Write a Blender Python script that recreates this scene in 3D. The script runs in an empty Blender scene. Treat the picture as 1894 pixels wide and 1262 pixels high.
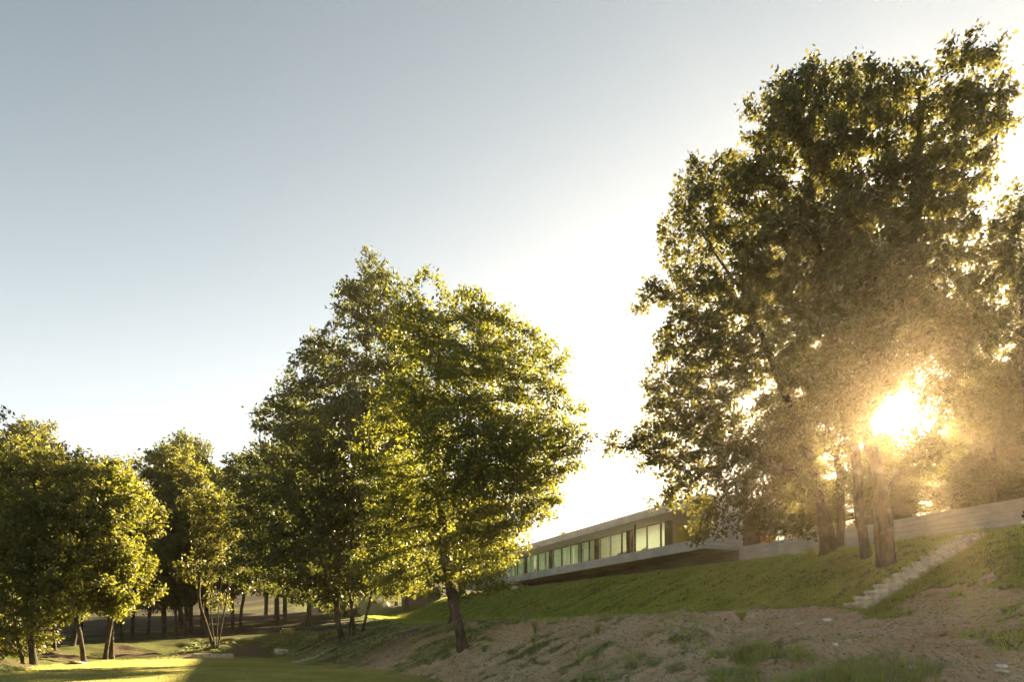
import bpy, math, random
import numpy as np
from mathutils import Vector, Matrix

R = math.radians
SC = bpy.context.scene
COL = SC.collection
random.seed(7)
rng = np.random.default_rng(11)

# ------------------------------------------------------------------ camera
cam_d = bpy.data.cameras.new("camera")
cam = bpy.data.objects.new("camera", cam_d)
COL.objects.link(cam)
cam.location = (0, 0, 0)                 # eye height is z = 0, the lawn lies at z = -1.6
cam.rotation_euler = (R(90), 0, 0)
cam_d.lens = 24.0
cam_d.sensor_width = 36.0
cam_d.shift_y = 0.2862                   # architectural shift lens: verticals stay vertical
cam_d.clip_start = 0.1
cam_d.clip_end = 3000
SC.camera = cam

# ------------------------------------------------------------------ light
SUN_AZ, SUN_EL = R(29.44), R(15.71)
SUN = Vector((math.cos(SUN_EL) * math.sin(SUN_AZ), math.cos(SUN_EL) * math.cos(SUN_AZ), math.sin(SUN_EL)))
world = bpy.data.worlds.new("World")
SC.world = world
world.use_nodes = True
wn = world.node_tree
wn.nodes.clear()
w_out = wn.nodes.new("ShaderNodeOutputWorld")
w_bg = wn.nodes.new("ShaderNodeBackground")
sky = wn.nodes.new("ShaderNodeTexSky")
sky.sky_type = 'NISHITA'
sky.sun_disc = False
sky.sun_elevation = SUN_EL
sky.sun_rotation = SUN_AZ
sky.altitude = 0
sky.air_density = 1.0
sky.dust_density = 0.9
sky.ozone_density = 1.0
hs = wn.nodes.new("ShaderNodeHueSaturation")
hs.inputs['Saturation'].default_value = 0.34
wn.links.new(sky.outputs[0], hs.inputs['Color'])
# circumsolar glow of the air around the sun
tc = wn.nodes.new("ShaderNodeTexCoord")
dp = wn.nodes.new("ShaderNodeVectorMath"); dp.operation = 'DOT_PRODUCT'
dp.inputs[1].default_value = SUN
wn.links.new(tc.outputs['Generated'], dp.inputs[0])
def wmath(op, a, b=None):
    n = wn.nodes.new("ShaderNodeMath"); n.operation = op
    for i, v in enumerate((a, b)):
        if v is None: continue
        if isinstance(v, (int, float)): n.inputs[i].default_value = v
        else: wn.links.new(v, n.inputs[i])
    return n.outputs[0]
dpos = wmath('MAXIMUM', dp.outputs['Value'], 0.0)
g1 = wmath('MULTIPLY', wmath('POWER', dpos, 1400.0), 420.0)
g2 = wmath('MULTIPLY', wmath('POWER', dpos, 90.0), 4.0)
sepz = wn.nodes.new("ShaderNodeSeparateXYZ")
wn.links.new(tc.outputs['Generated'], sepz.inputs[0])
low = wmath('SUBTRACT', 1.0, wmath('MAXIMUM', sepz.outputs['Z'], 0.0))       # 1 at the horizon, 0 overhead
g3 = wmath('MULTIPLY', wmath('MULTIPLY', wmath('POWER', dpos, 5.0), wmath('POWER', low, 5.0)), 5.0)
g = wmath('ADD', wmath('ADD', g1, g2), g3)
gm = wn.nodes.new("ShaderNodeVectorMath"); gm.operation = 'SCALE'
gm.inputs[0].default_value = (1.0, 0.86, 0.62)
wn.links.new(g, gm.inputs['Scale'])
ga = wn.nodes.new("ShaderNodeVectorMath"); ga.operation = 'ADD'
tint = wn.nodes.new('ShaderNodeVectorMath'); tint.operation = 'MULTIPLY'; tint.inputs[1].default_value = (0.935, 0.995, 0.965)
hz_ = wn.nodes.new("ShaderNodeVectorMath"); hz_.operation = 'SCALE'      # haze brightens the sky towards the horizon
wn.links.new(hs.outputs[0], hz_.inputs[0])
wn.links.new(wmath('ADD', 0.41, wmath('MULTIPLY', wmath('POWER', low, 3.0), 0.86)), hz_.inputs['Scale'])
wn.links.new(hz_.outputs[0], tint.inputs[0]); 
def vop(op, a, b):
    n = wn.nodes.new('ShaderNodeVectorMath'); n.operation = op
    for i, v in ((0, a), (1, b)):
        if isinstance(v, tuple): n.inputs[i].default_value = v
        else: wn.links.new(v, n.inputs[i])
    return n.outputs[0]
K = 0.40                                    # the hazy evening sky levels off towards the bright side
gmn = wn.nodes.new('ShaderNodeGamma'); gmn.inputs['Gamma'].default_value = 1.6
wn.links.new(vop('MULTIPLY', tint.outputs[0], (0.35, 0.35, 0.35)), gmn.inputs['Color'])
soft = vop('DIVIDE', gmn.outputs[0], vop('ADD', gmn.outputs[0], (0.6, 0.6, 0.6)))
wn.links.new(vop('MULTIPLY', soft, (1.62 / K, 1.62 / K, 1.62 / K)), ga.inputs[0]); wn.links.new(gm.outputs[0], ga.inputs[1])
wn.links.new(ga.outputs[0], w_bg.inputs['Color'])
w_bg.inputs['Strength'].default_value = 0.05
wn.links.new(w_bg.outputs[0], w_out.inputs[0])

sun_d = bpy.data.lights.new("sun", 'SUN')
sun_d.energy = 5.0
sun_d.angle = R(0.6)
sun_d.color = (1.0, 0.76, 0.44)
sun_o = bpy.data.objects.new("sun", sun_d)
COL.objects.link(sun_o)
sun_o.rotation_euler = SUN.to_track_quat('Z', 'Y').to_euler()
sun_o.location = (40, 60, 40)

SC.view_settings.view_transform = 'Standard'
SC.view_settings.look = 'None'
SC.view_settings.gamma = 1
SC.view_settings.use_curve_mapping = False
SC.view_settings.exposure = 3.0
SC.cycles.use_denoising = True
SC.cycles.max_bounces = 8
SC.cycles.diffuse_bounces = 4
SC.cycles.glossy_bounces = 3
SC.cycles.transmission_bounces = 5
SC.cycles.transparent_max_bounces = 8
SC.cycles.sample_clamp_indirect = 6.0
SC.cycles.volume_bounces = 0

# ================================================================== helpers
#TERRAIN-BEGIN
# two axes of the place: WX/WY runs along the house and its retaining wall (away from the viewer), NX/NY runs uphill
WX, WY = -0.388, 0.9216
NX, NY = 0.9216, 0.388

def hash2(ix, iy, seed):
    h = (ix.astype(np.int64) * 374761393 + iy.astype(np.int64) * 668265263 + seed * 1442695041) & 0xFFFFFFFF
    h = ((h ^ (h >> 13)) * 1274126177) & 0xFFFFFFFF
    h = h ^ (h >> 16)
    return (h & 0xFFFF) / 65535.0
def vnoise(x, y, seed=0):
    ix, iy = np.floor(x), np.floor(y)
    fx, fy = x - ix, y - iy
    fx = fx * fx * (3 - 2 * fx); fy = fy * fy * (3 - 2 * fy)
    a = hash2(ix, iy, seed); b = hash2(ix + 1, iy, seed)
    c = hash2(ix, iy + 1, seed); d = hash2(ix + 1, iy + 1, seed)
    return (a * (1 - fx) + b * fx) * (1 - fy) + (c * (1 - fx) + d * fx) * fy
def fbm(x, y, seed=0, octaves=4):
    s, a, t = 0, 1.0, 0
    for o in range(octaves):
        s = s + a * vnoise(x, y, seed + o * 17); t += a
        x, y, a = x * 2.03 + 11.3, y * 2.03 + 5.7, a * 0.5
    return s / t
def ss(x, a, b):
    t = np.clip((x - a) / (b - a), 0, 1)
    return t * t * (3 - 2 * t)
def smax(a, b, k):
    h = np.clip(0.5 + 0.5 * (a - b) / k, 0, 1)
    return b * (1 - h) + a * h + k * h * (1 - h)

# outline of the lawn: x, y, width and (unused) of the slope that rises outside it
FOOT = np.array([(13.9, -16.2), (5.5, 2.3), (-2.2, 20.7), (-5.2, 27.0), (-11.8, 37.4), (-14.6, 42.6), (-18.0, 45.0),
                 (-20.4, 43.4), (-22.8, 39.8), (-22.6, 35.0), (-20.6, 29.0), (-19.4, 25.0), (-19.0, 0.0), (-19.0, -30)])
FOOTW = np.array([6.5, 6.2, 6.0, 5.6, 4.6, 4.4, 5.0, 5.0, 4.5, 4.0, 4.0, 4.0, 4.0, 4.0])
def foot_dist(x, y):
    x = np.asarray(x, float); y = np.asarray(y, float)
    best = np.full(x.shape, 1e9); sd = np.zeros(x.shape); w = np.full(x.shape, 4.0)
    inside = np.zeros(x.shape, bool)
    n = len(FOOT)
    for i in range(n - 1):
        ax, ay = FOOT[i]; bx, by = FOOT[i + 1]
        dx, dy = bx - ax, by - ay
        t = np.clip(((x - ax) * dx + (y - ay) * dy) / (dx * dx + dy * dy), 0, 1)
        d = np.hypot(x - ax - t * dx, y - ay - t * dy)
        m = d < best
        best = np.where(m, d, best)
        w = np.where(m, FOOTW[i] * (1 - t) + FOOTW[i + 1] * t, w)
    for i in range(n):
        ax, ay = FOOT[i]; bx, by = FOOT[(i + 1) % n]
        c = ((ay > y) != (by > y)) & (x < (bx - ax) * (y - ay) / (by - ay + 1e-12) + ax)
        inside ^= c
    return np.where(inside, -best, best), w

def ground_base(x, y):
    x = np.asarray(x, float); y = np.asarray(y, float)
    N = NX * x + NY * y
    t = WX * x + WY * y
    d, w = foot_dist(x, y)
    terr = 0.84 - 0.06 * np.clip(18.4 - N, -2, 45)
    decl = np.clip(16.5 - t, 0, 60)
    terr = terr - np.where(decl < 9, 0.17 * decl - 0.002 * decl ** 2, 1.37 + 0.06 * (decl - 9)) * ss(N, 4, 9)
    terr = np.maximum(terr, -1.55)
    plane = 0.84 + 0.459 * (N - 18.4)
    crest = 3.62 + 0.016 * np.clip(t - 20, -12, 60) + 0.05 * (N - 24.6)
    bank = -smax(-plane, -crest, 0.35)
    z = smax(bank, terr, 0.25)
    z = z + ss(N, 29.85, 30.25) * np.maximum(5.15 - z, 0)
    far = np.clip(y - 56, 0, 400)
    z = z + 0.06 * far * (1 - ss(N, 14, 24)) * (1 - ss(far, 150, 400) * 0.5)
    side = np.clip(-x - 34, 0, 200)
    z = z + 0.05 * side
    z = z + 17.0 * ss(y, 112, 230) * (1 - ss(x, 40, 120))
    e = ss(d, -0.3, 0) * 0 + np.clip(d / w, 0, 1)
    e = e * 0.75 + 0.25 * e * e * (3 - 2 * e)
    z = -1.6 * (1 - e) + z * e
    return z, N, t, d
def cover(x, y, N, t, d):
    """0 = bare earth, 1 = grass"""
    n1 = fbm(x * 0.55, y * 0.55, 3, 5)
    streak = fbm(t * 1.5, N * 0.33, 21, 4)
    hi = fbm(x * 3.1, y * 3.1, 33, 3)
    lawn = ss(-d, 0.0, 0.8)
    on_bank = ss(N - 18.4 + 0.0 * t + np.clip(16.5 - t, 0, 8) * 0.37, -0.6, 0.5) * (1 - ss(N, 29, 30))
    bare = ss(fbm(x * 0.5 + 3, y * 0.5, 91, 3) * 0.55 + hi * .3 - 0.30 * np.hypot((x - 11.6) / 2.2, (y - 18.5) / 2.0), 0.12, 0.26)
    bank_c = on_bank * (0.97 - 0.85 * bare - 0.45 * ss(streak * .6 + hi * .4, 0.55, 0.7))
    emb_near = 0.62 * ss(streak * 0.36 + n1 * 0.22 + hi * .42, 0.47, 0.62)
    dist_t = ss(t, 22, 34)
    emb = emb_near * (1 - dist_t) + dist_t * (0.25 + 0.75 * ss(n1, 0.36, 0.56))
    path = (1 - ss(np.abs(N - 15.3), 1.5, 4.2)) * (1 - dist_t)
    emb = emb * (1 - 0.85 * path)
    terr_far = ss(t, 30, 42) * ss(N, 9, 13)
    emb = np.maximum(emb, terr_far)
    c = np.maximum(np.maximum(lawn, bank_c), emb * (1 - on_bank))
    upper = ss(N, 29.5, 30.5)
    c = np.maximum(c, upper * 0.8)
    hill = ss(y, 52, 62) * (1 - ss(N, 8, 16))
    c = c * (1 - hill) + hill * (0.15 + 0.5 * ss(n1, 0.5, 0.7))
    return np.clip(c, 0, 1)
def ground(x, y, full=False):
    z, N, t, d = ground_base(x, y)
    c = cover(x, y, N, t, d)
    off = ss(d, 0.0, 1.5)
    streak = fbm(t * 1.5, N * 0.33, 21, 4) - 0.5
    streak2 = fbm(t * 4.0, N * 0.9, 55, 3) - 0.5
    bk = ss(N, 17, 20) * (1 - ss(N, 24.5, 25.5))
    slope = ss(d, 0.5, 2) * (1 - ss(N, 13, 16)) * (1 - ss(t, 40, 60))
    lump = fbm(x * 0.9, y * 0.9, 5, 4) - 0.5
    fine = fbm(x * 5.0, y * 5.0, 8, 3) - 0.5
    clod = np.maximum(fbm(x * 2.3, y * 2.3, 14, 3) - 0.55, 0)
    z = z + off * (lump * 0.22 * (1 - 0.6 * ss(N, 25, 27)) + bk * streak * 0.30 + slope * (streak * 0.6 + streak2 * 0.26) + fine * 0.12 * (1 - 0.6 * c) + clod * 0.4 * (1 - 0.6 * c))
    # wheel ruts along the dirt path
    rut = np.exp(-((N - 14.2 - 0.35 * np.sin(t * 0.35)) / 0.22) ** 2) + np.exp(-((N - 16.0 - 0.35 * np.sin(t * 0.35)) / 0.22) ** 2)
    z = z - rut * 0.10 * (1 - ss(t, 24, 34)) * off
    # bed of the stair, and no lumps reaching the house wall
    stair = ss(t, 15.0, 15.3) * (1 - ss(t, 16.0, 16.25)) * ss(N, 18.2, 18.6) * (1 - ss(N, 23.9, 24.3))
    z = z - stair * 0.16
    wall = (1 - ss(np.abs(N - 30.0), 0.1, 0.7))
    z = z + (fbm(x * 0.08, y * 0.08, 77, 3) - 0.5) * 0.5 * ss(-x, 22, 40)
    if full: return z, N, t, d, c
    return z
def gz(x, y):
    return float(ground(np.array([x]), np.array([y]))[0])
#TERRAIN-END

def tag(o, label=None, cat=None, group=None, kind=None):
    if label: o['label'] = label
    if cat: o['category'] = cat
    if group: o['group'] = group
    if kind: o['kind'] = kind
    return o
def link(name, me, mat=None, parent=None, loc=None):
    o = bpy.data.objects.new(name, me)
    COL.objects.link(o)
    if mat is not None and me is not None and not me.materials:
        me.materials.append(mat)
    if parent is not None: o.parent = parent
    if loc is not None: o.location = loc
    return o
def empty(name, loc, rz=0.0):
    o = bpy.data.objects.new(name, None)
    COL.objects.link(o)
    o.empty_display_size = 0.3
    o.location = loc
    o.rotation_euler = (0, 0, rz)
    return o
def np_mesh(name, verts, faces, smooth=False, attrs=None):
    """faces: int array (m, k) with k = 3 or 4, or a list of such arrays"""
    me = bpy.data.meshes.new(name)
    if not isinstance(faces, list): faces = [faces]
    faces = [f for f in faces if len(f)]
    loops = np.concatenate([f.reshape(-1) for f in faces]).astype(np.int32)
    tot = np.concatenate([np.full(len(f), f.shape[1], np.int32) for f in faces])
    start = np.concatenate([[0], np.cumsum(tot)[:-1]]).astype(np.int32)
    me.vertices.add(len(verts)); me.vertices.foreach_set("co", np.asarray(verts, np.float32).reshape(-1))
    me.loops.add(len(loops)); me.loops.foreach_set("vertex_index", loops)
    me.polygons.add(len(tot)); me.polygons.foreach_set("loop_start", start); me.polygons.foreach_set("loop_total", tot)
    if smooth: me.polygons.foreach_set("use_smooth", np.ones(len(tot), bool))
    me.update(calc_edges=True)
    for k, v in (attrs or {}).items():
        a = me.attributes.new(k, 'FLOAT', 'POINT')
        a.data.foreach_set("value", np.asarray(v, np.float32))
    return me
class MB:
    def __init__(s): s.v = []; s.f = []
    def box(s, x0, x1, y0, y1, z0, z1, jit=0.0):
        b = len(s.v)
        for x in (x0, x1):
            for y in (y0, y1):
                for z in (z0, z1):
                    s.v.append((x + random.uniform(-jit, jit), y + random.uniform(-jit, jit), z + random.uniform(-jit, jit)))
        for f in ((0, 1, 3, 2), (4, 6, 7, 5), (0, 4, 5, 1), (2, 3, 7, 6), (0, 2, 6, 4), (1, 5, 7, 3)):
            s.f.append(tuple(b + i for i in f))
        return s
    def build(s, name, mat, parent=None, loc=None, bevel=0.0):
        me = bpy.data.meshes.new(name)
        me.from_pydata(s.v, [], s.f); me.update()
        o = link(name, me, mat, parent, loc)
        if bevel:
            m = o.modifiers.new("bevel", 'BEVEL'); m.width = bevel; m.segments = 2; m.limit_method = 'ANGLE'
        return o

# ------------------------------------------------------------------ materials
def new_mat(name):
    m = bpy.data.materials.new(name); m.use_nodes = True
    nt = m.node_tree; nt.nodes.clear()
    out = nt.nodes.new("ShaderNodeOutputMaterial")
    return m, nt, out
def node(nt, t, **kw):
    n = nt.nodes.new(t)
    for k, v in kw.items():
        if k in n.inputs.keys() if hasattr(n.inputs, 'keys') else False: n.inputs[k].default_value = v
        else: setattr(n, k, v)
    return n
def ramp(nt, fac, stops):
    r = nt.nodes.new("ShaderNodeValToRGB")
    el = r.color_ramp.elements
    while len(el) < len(stops): el.new(0.5)
    for e, (p, c) in zip(el, stops):
        e.position = p; e.color = (*c, 1) if len(c) == 3 else c
    nt.links.new(fac, r.inputs[0])
    return r.outputs[0]
def mixc(nt, fac, a, b, mode='MIX'):
    n = nt.nodes.new("ShaderNodeMix"); n.data_type = 'RGBA'; n.blend_type = mode
    for i, v in ((0, fac), (6, a), (7, b)):
        if isinstance(v, (int, float)): n.inputs[i].default_value = v
        elif isinstance(v, tuple): n.inputs[i].default_value = (*v, 1) if len(v) == 3 else v
        else: nt.links.new(v, n.inputs[i])
    return n.outputs[2]
def noise(nt, scale, detail=4, rough=0.55, vec=None, stretch=None):
    n = nt.nodes.new("ShaderNodeTexNoise")
    n.inputs['Scale'].default_value = scale; n.inputs['Detail'].default_value = detail; n.inputs['Roughness'].default_value = rough
    if vec is None:
        vec = nt.nodes.new("ShaderNodeTexCoord").outputs['Object']
    if stretch:
        mp = nt.nodes.new("ShaderNodeMapping"); mp.inputs['Scale'].default_value = stretch
        nt.links.new(vec, mp.inputs[0]); vec = mp.outputs[0]
    nt.links.new(vec, n.inputs['Vector'])
    return n.outputs['Fac']
def bump(nt, h, strength=0.5, dist=0.02):
    b = nt.nodes.new("ShaderNodeBump"); b.inputs['Strength'].default_value = strength; b.inputs['Distance'].default_value = dist
    nt.links.new(h, b.inputs['Height'])
    return b.outputs[0]
def principled(nt, out, color, rough=0.8, spec=0.3, normal=None):
    p = nt.nodes.new("ShaderNodeBsdfPrincipled")
    if isinstance(color, tuple): p.inputs['Base Color'].default_value = (*color, 1)
    else: nt.links.new(color, p.inputs['Base Color'])
    if isinstance(rough, (int, float)): p.inputs['Roughness'].default_value = rough
    else: nt.links.new(rough, p.inputs['Roughness'])
    p.inputs['Specular IOR Level'].default_value = spec
    if normal is not None: nt.links.new(normal, p.inputs['Normal'])
    nt.links.new(p.outputs[0], out.inputs[0])
    return p
def simple(name, color, rough=0.8, spec=0.3, var=0.12, scale=6.0):
    m, nt, out = new_mat(name)
    f = noise(nt, scale, 5)
    c = ramp(nt, f, [(0.3, tuple(v * (1 - var) for v in color)), (0.7, tuple(min(1, v * (1 + var)) for v in color))])
    principled(nt, out, c, rough, spec, bump(nt, f, 0.25, 0.01))
    return m

def leaf_mat(name, dark, mid, light, transl, tamount=0.45, spec=0.35, tip=None):
    m, nt, out = new_mat(name)
    at = nt.nodes.new("ShaderNodeAttribute"); at.attribute_name = "tone"
    c = ramp(nt, at.outputs['Fac'], [(0.0, dark), (0.5, mid), (1.0, light)])
    tcol = ramp(nt, at.outputs['Fac'], [(0.0, tuple(v * 0.7 for v in transl)), (0.6, transl), (1.0, tip or tuple(min(1, v * 1.25) for v in transl))])
    p = nt.nodes.new("ShaderNodeBsdfPrincipled")
    nt.links.new(c, p.inputs['Base Color']); p.inputs['Roughness'].default_value = 0.5
    p.inputs['Specular IOR Level'].default_value = spec
    tr = nt.nodes.new("ShaderNodeBsdfTranslucent"); nt.links.new(tcol, tr.inputs['Color'])
    mx = nt.nodes.new("ShaderNodeMixShader"); mx.inputs[0].default_value = tamount
    nt.links.new(p.outputs[0], mx.inputs[1]); nt.links.new(tr.outputs[0], mx.inputs[2])
    nt.links.new(mx.outputs[0], out.inputs[0])
    return m
M = {}
M['leaf_oak'] = leaf_mat('leaf_oak', (0.020, 0.032, 0.010), (0.038, 0.055, 0.016), (0.07, 0.085, 0.022), (0.40, 0.42, 0.05), 0.34)
M['leaf_warm'] = leaf_mat('leaf_warm', (0.022, 0.030, 0.012), (0.040, 0.048, 0.018), (0.07, 0.072, 0.026), (0.34, 0.32, 0.05), 0.24)
M['leaf_grove'] = leaf_mat('leaf_grove', (0.020, 0.034, 0.010), (0.042, 0.056, 0.016), (0.085, 0.09, 0.025), (0.40, 0.40, 0.06), 0.30)
M['leaf_dark'] = leaf_mat('leaf_dark', (0.022, 0.032, 0.012), (0.04, 0.052, 0.018), (0.075, 0.085, 0.028), (0.28, 0.32, 0.05), 0.22)
M['leaf_grey'] = leaf_mat('leaf_grey', (0.05, 0.06, 0.04), (0.08, 0.09, 0.055), (0.11, 0.12, 0.07), (0.25, 0.26, 0.10), 0.35)
M['grass'] = leaf_mat('grass', (0.14, 0.19, 0.05), (0.24, 0.30, 0.08), (0.44, 0.43, 0.18), (0.50, 0.58, 0.10), 0.5, 0.1)
M['lawn'] = leaf_mat('lawn', (0.14, 0.17, 0.06), (0.24, 0.27, 0.10), (0.42, 0.38, 0.18), (0.55, 0.54, 0.18), 0.5, 0.1)
M['clod'] = None
M['weed'] = leaf_mat('weed', (0.20, 0.23, 0.12), (0.30, 0.33, 0.17), (0.46, 0.45, 0.26), (0.32, 0.36, 0.12), 0.4, 0.2)
M['straw'] = leaf_mat('straw', (0.16, 0.12, 0.06), (0.25, 0.20, 0.10), (0.36, 0.30, 0.16), (0.4, 0.32, 0.14), 0.3, 0.1)

def bark_mat(name, a, b):
    m, nt, out = new_mat(name)
    f1 = noise(nt, 5.0, 6, 0.65, stretch=(1, 1, 0.35))
    f2 = noise(nt, 22.0, 4, 0.6, stretch=(1, 1, 0.25))
    f3 = noise(nt, 1.7, 3)
    c = ramp(nt, f1, [(0.35, a), (0.62, b)])
    c = mixc(nt, ramp(nt, f3, [(0.55, (0, 0, 0)), (0.68, (0.7, 0.7, 0.7))]), c, (0.19, 0.17, 0.135))
    ad = nt.nodes.new("ShaderNodeMath"); ad.operation = 'ADD'
    nt.links.new(f1, ad.inputs[0]); nt.links.new(f2, ad.inputs[1])
    principled(nt, out, c, 0.9, 0.15, bump(nt, ad.outputs[0], 0.9, 0.03))
    return m
M['bark'] = bark_mat('bark', (0.03, 0.022, 0.015), (0.115, 0.09, 0.062))
M['bark_dark'] = bark_mat('bark_dark', (0.03, 0.024, 0.017), (0.10, 0.085, 0.06))

# board-marked concrete; object x runs along the boards
def concrete_mat(name, base, along='x'):
    m, nt, out = new_mat(name)
    st = (0.35, 0.35, 7.0)
    f1 = noise(nt, 1.6, 6, 0.6, stretch=st)
    f2 = noise(nt, 0.6, 5, 0.65)
    f3 = noise(nt, 9.0, 5, 0.6)
    tcn = nt.nodes.new("ShaderNodeTexCoord")
    bp = nt.nodes.new("ShaderNodeMapping"); bp.inputs['Rotation'].default_value = (R(90), 0, 0)
    nt.links.new(tcn.outputs['Object'], bp.inputs[0])
    br = nt.nodes.new("ShaderNodeTexBrick")
    br.inputs['Scale'].default_value = 1.0; br.inputs['Brick Width'].default_value = 2.4; br.inputs['Row Height'].default_value = 0.14
    br.inputs['Mortar Size'].default_value = 0.005; br.inputs['Color1'].default_value = (0.92, 0.92, 0.92, 1); br.inputs['Color2'].default_value = (1.05, 1.05, 1.05, 1)
    br.inputs['Mortar'].default_value = (0.82, 0.82, 0.82, 1)
    nt.links.new(bp.outputs[0], br.inputs['Vector'])
    c = ramp(nt, f1, [(0.3, tuple(v * 0.68 for v in base)), (0.5, base), (0.72, tuple(v * 1.25 for v in base))])
    c = mixc(nt, 0.8, c, br.outputs[0], 'MULTIPLY')
    c = mixc(nt, ramp(nt, f2, [(0.35, (0.75, 0.75, 0.75)), (0.6, (0, 0, 0))]), c, tuple(v * 0.62 for v in base))
    ad = nt.nodes.new("ShaderNodeMath"); ad.operation = 'ADD'
    nt.links.new(f1, ad.inputs[0]); nt.links.new(f3, ad.inputs[1])
    principled(nt, out, c, 0.82, 0.25, bump(nt, ad.outputs[0], 0.4, 0.02))
    return m
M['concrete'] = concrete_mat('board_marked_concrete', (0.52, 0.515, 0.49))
M['concrete_shaded'] = concrete_mat('shaded_undercroft_concrete', (0.26, 0.255, 0.24))  # darker copy of the wall concrete, the undercroft's shade put into its colour
M['stone'] = simple('pale_stone', (0.50, 0.44, 0.32), 0.9, 0.2, 0.35, 5)
M['clod'] = simple('dark_earth_clods', (0.20, 0.15, 0.10), 0.95, 0.1, 0.3, 12)
M['stone_white'] = simple('white_stone', (0.62, 0.60, 0.55), 0.85, 0.2, 0.15, 9)
M['brick_red'] = simple('red_shard', (0.30, 0.09, 0.05), 0.9, 0.2, 0.2, 12)
M['metal_dark'] = simple('dark_frame_metal', (0.07, 0.068, 0.062), 0.45, 0.5, 0.1)
M['metal_pale'] = simple('pale_frame_metal', (0.42, 0.42, 0.40), 0.4, 0.5, 0.06)
M['timber'] = simple('brown_timber', (0.17, 0.12, 0.085), 0.7, 0.3, 0.3, 3)
M['timber_glow'] = simple('sun_glow_timber', (0.72, 0.36, 0.10), 0.55, 0.3, 0.15, 2)  # orange sun glow of the room put into the wall colour
M['plaster'] = simple('white_plaster', (0.72, 0.71, 0.68), 0.9, 0.2, 0.05)
M['ceiling'] = simple('soffit_concrete', (0.52, 0.51, 0.48), 0.9, 0.2, 0.08)
M['sofa'] = simple('pale_upholstery', (0.62, 0.60, 0.55), 0.95, 0.1, 0.05)
M['board_grey'] = simple('weathered_boards', (0.15, 0.15, 0.16), 0.85, 0.2, 0.3, 2)
M['roof_tile'] = simple('clay_roof', (0.35, 0.16, 0.09), 0.85, 0.2, 0.25, 2)

m, nt, out = new_mat('window_glass')
tr = node(nt, "ShaderNodeBsdfTransparent"); tr.inputs[0].default_value = (0.88, 0.95, 0.92, 1)
gl = node(nt, "ShaderNodeBsdfGlossy"); gl.inputs['Roughness'].default_value = 0.02
lw = node(nt, "ShaderNodeLayerWeight"); lw.inputs['Blend'].default_value = 0.5
pw = node(nt, "ShaderNodeMath"); pw.operation = 'POWER'; pw.inputs[1].default_value = 3.0
nt.links.new(lw.outputs['Facing'], pw.inputs[0])
fr = node(nt, "ShaderNodeMath"); fr.operation = 'MULTIPLY_ADD'; fr.inputs[1].default_value = 0.8; fr.inputs[2].default_value = 0.06
nt.links.new(pw.outputs[0], fr.inputs[0])
mx = node(nt, "ShaderNodeMixShader")
nt.links.new(fr.outputs[0], mx.inputs[0]); nt.links.new(tr.outputs[0], mx.inputs[1]); nt.links.new(gl.outputs[0], mx.inputs[2])
nt.links.new(mx.outputs[0], out.inputs[0])
M['glass'] = m
m, nt, out = new_mat('curtain_cloth')
f = noise(nt, 3, 3, stretch=(6, 1, 0.3))
c = ramp(nt, f, [(0.35, (0.46, 0.60, 0.55)), (0.65, (0.68, 0.78, 0.72))])
p = node(nt, "ShaderNodeBsdfDiffuse"); nt.links.new(c, p.inputs[0])
t2 = node(nt, "ShaderNodeBsdfTranslucent"); nt.links.new(c, t2.inputs[0])
mx = node(nt, "ShaderNodeMixShader"); mx.inputs[0].default_value = 0.5
nt.links.new(p.outputs[0], mx.inputs[1]); nt.links.new(t2.outputs[0], mx.inputs[2]); nt.links.new(mx.outputs[0], out.inputs[0])
M['curtain'] = m

# ground: earth and turf, mixed by the cover attribute of the mesh
m, nt, out = new_mat('ground_earth_and_turf')
at = node(nt, "ShaderNodeAttribute"); at.attribute_name = "cover"
f1 = noise(nt, 0.7, 6, 0.6); f2 = noise(nt, 9.0, 6, 0.7); f3 = noise(nt, 45.0, 3, 0.6)
earth = ramp(nt, f1, [(0.3, (0.50, 0.37, 0.21)), (0.5, (0.60, 0.47, 0.29)), (0.72, (0.66, 0.56, 0.39))])
earth = mixc(nt, ramp(nt, f2, [(0.33, (1, 1, 1)), (0.5, (0, 0, 0))]), earth, (0.22, 0.165, 0.105))
earth = mixc(nt, ramp(nt, f3, [(0.66, (0, 0, 0)), (0.74, (0.8, 0.8, 0.8))]), earth, (0.60, 0.55, 0.46))
turf = ramp(nt, f2, [(0.3, (0.10, 0.12, 0.035)), (0.55, (0.15, 0.17, 0.05)), (0.75, (0.24, 0.22, 0.10))])
fa = node(nt, "ShaderNodeMath"); fa.operation = 'ADD'
fb = node(nt, "ShaderNodeMath"); fb.operation = 'MULTIPLY_ADD'; fb.inputs[1].default_value = 0.6; fb.inputs[2].default_value = -0.3
nt.links.new(f2, fb.inputs[0]); nt.links.new(fb.outputs[0], fa.inputs[0]); nt.links.new(at.outputs['Fac'], fa.inputs[1])
ah = node(nt, "ShaderNodeAttribute"); ah.attribute_name = "ground_shade"
earth = mixc(nt, ah.outputs['Fac'], earth, ramp(nt, f2, [(0.3, (0.045, 0.038, 0.028)), (0.7, (0.10, 0.085, 0.06))]))  # shade of the trees mixed into the earth as dark brown
c = mixc(nt, ramp(nt, fa.outputs[0], [(0.32, (0, 0, 0)), (0.6, (1, 1, 1))]), earth, turf)
ad = node(nt, "ShaderNodeMath"); ad.operation = 'ADD'
nt.links.new(f2, ad.inputs[0]); nt.links.new(f3, ad.inputs[1])
principled(nt, out, c, 0.95, 0.1, bump(nt, ad.outputs[0], 1.0, 0.09))
M['ground'] = m

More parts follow.
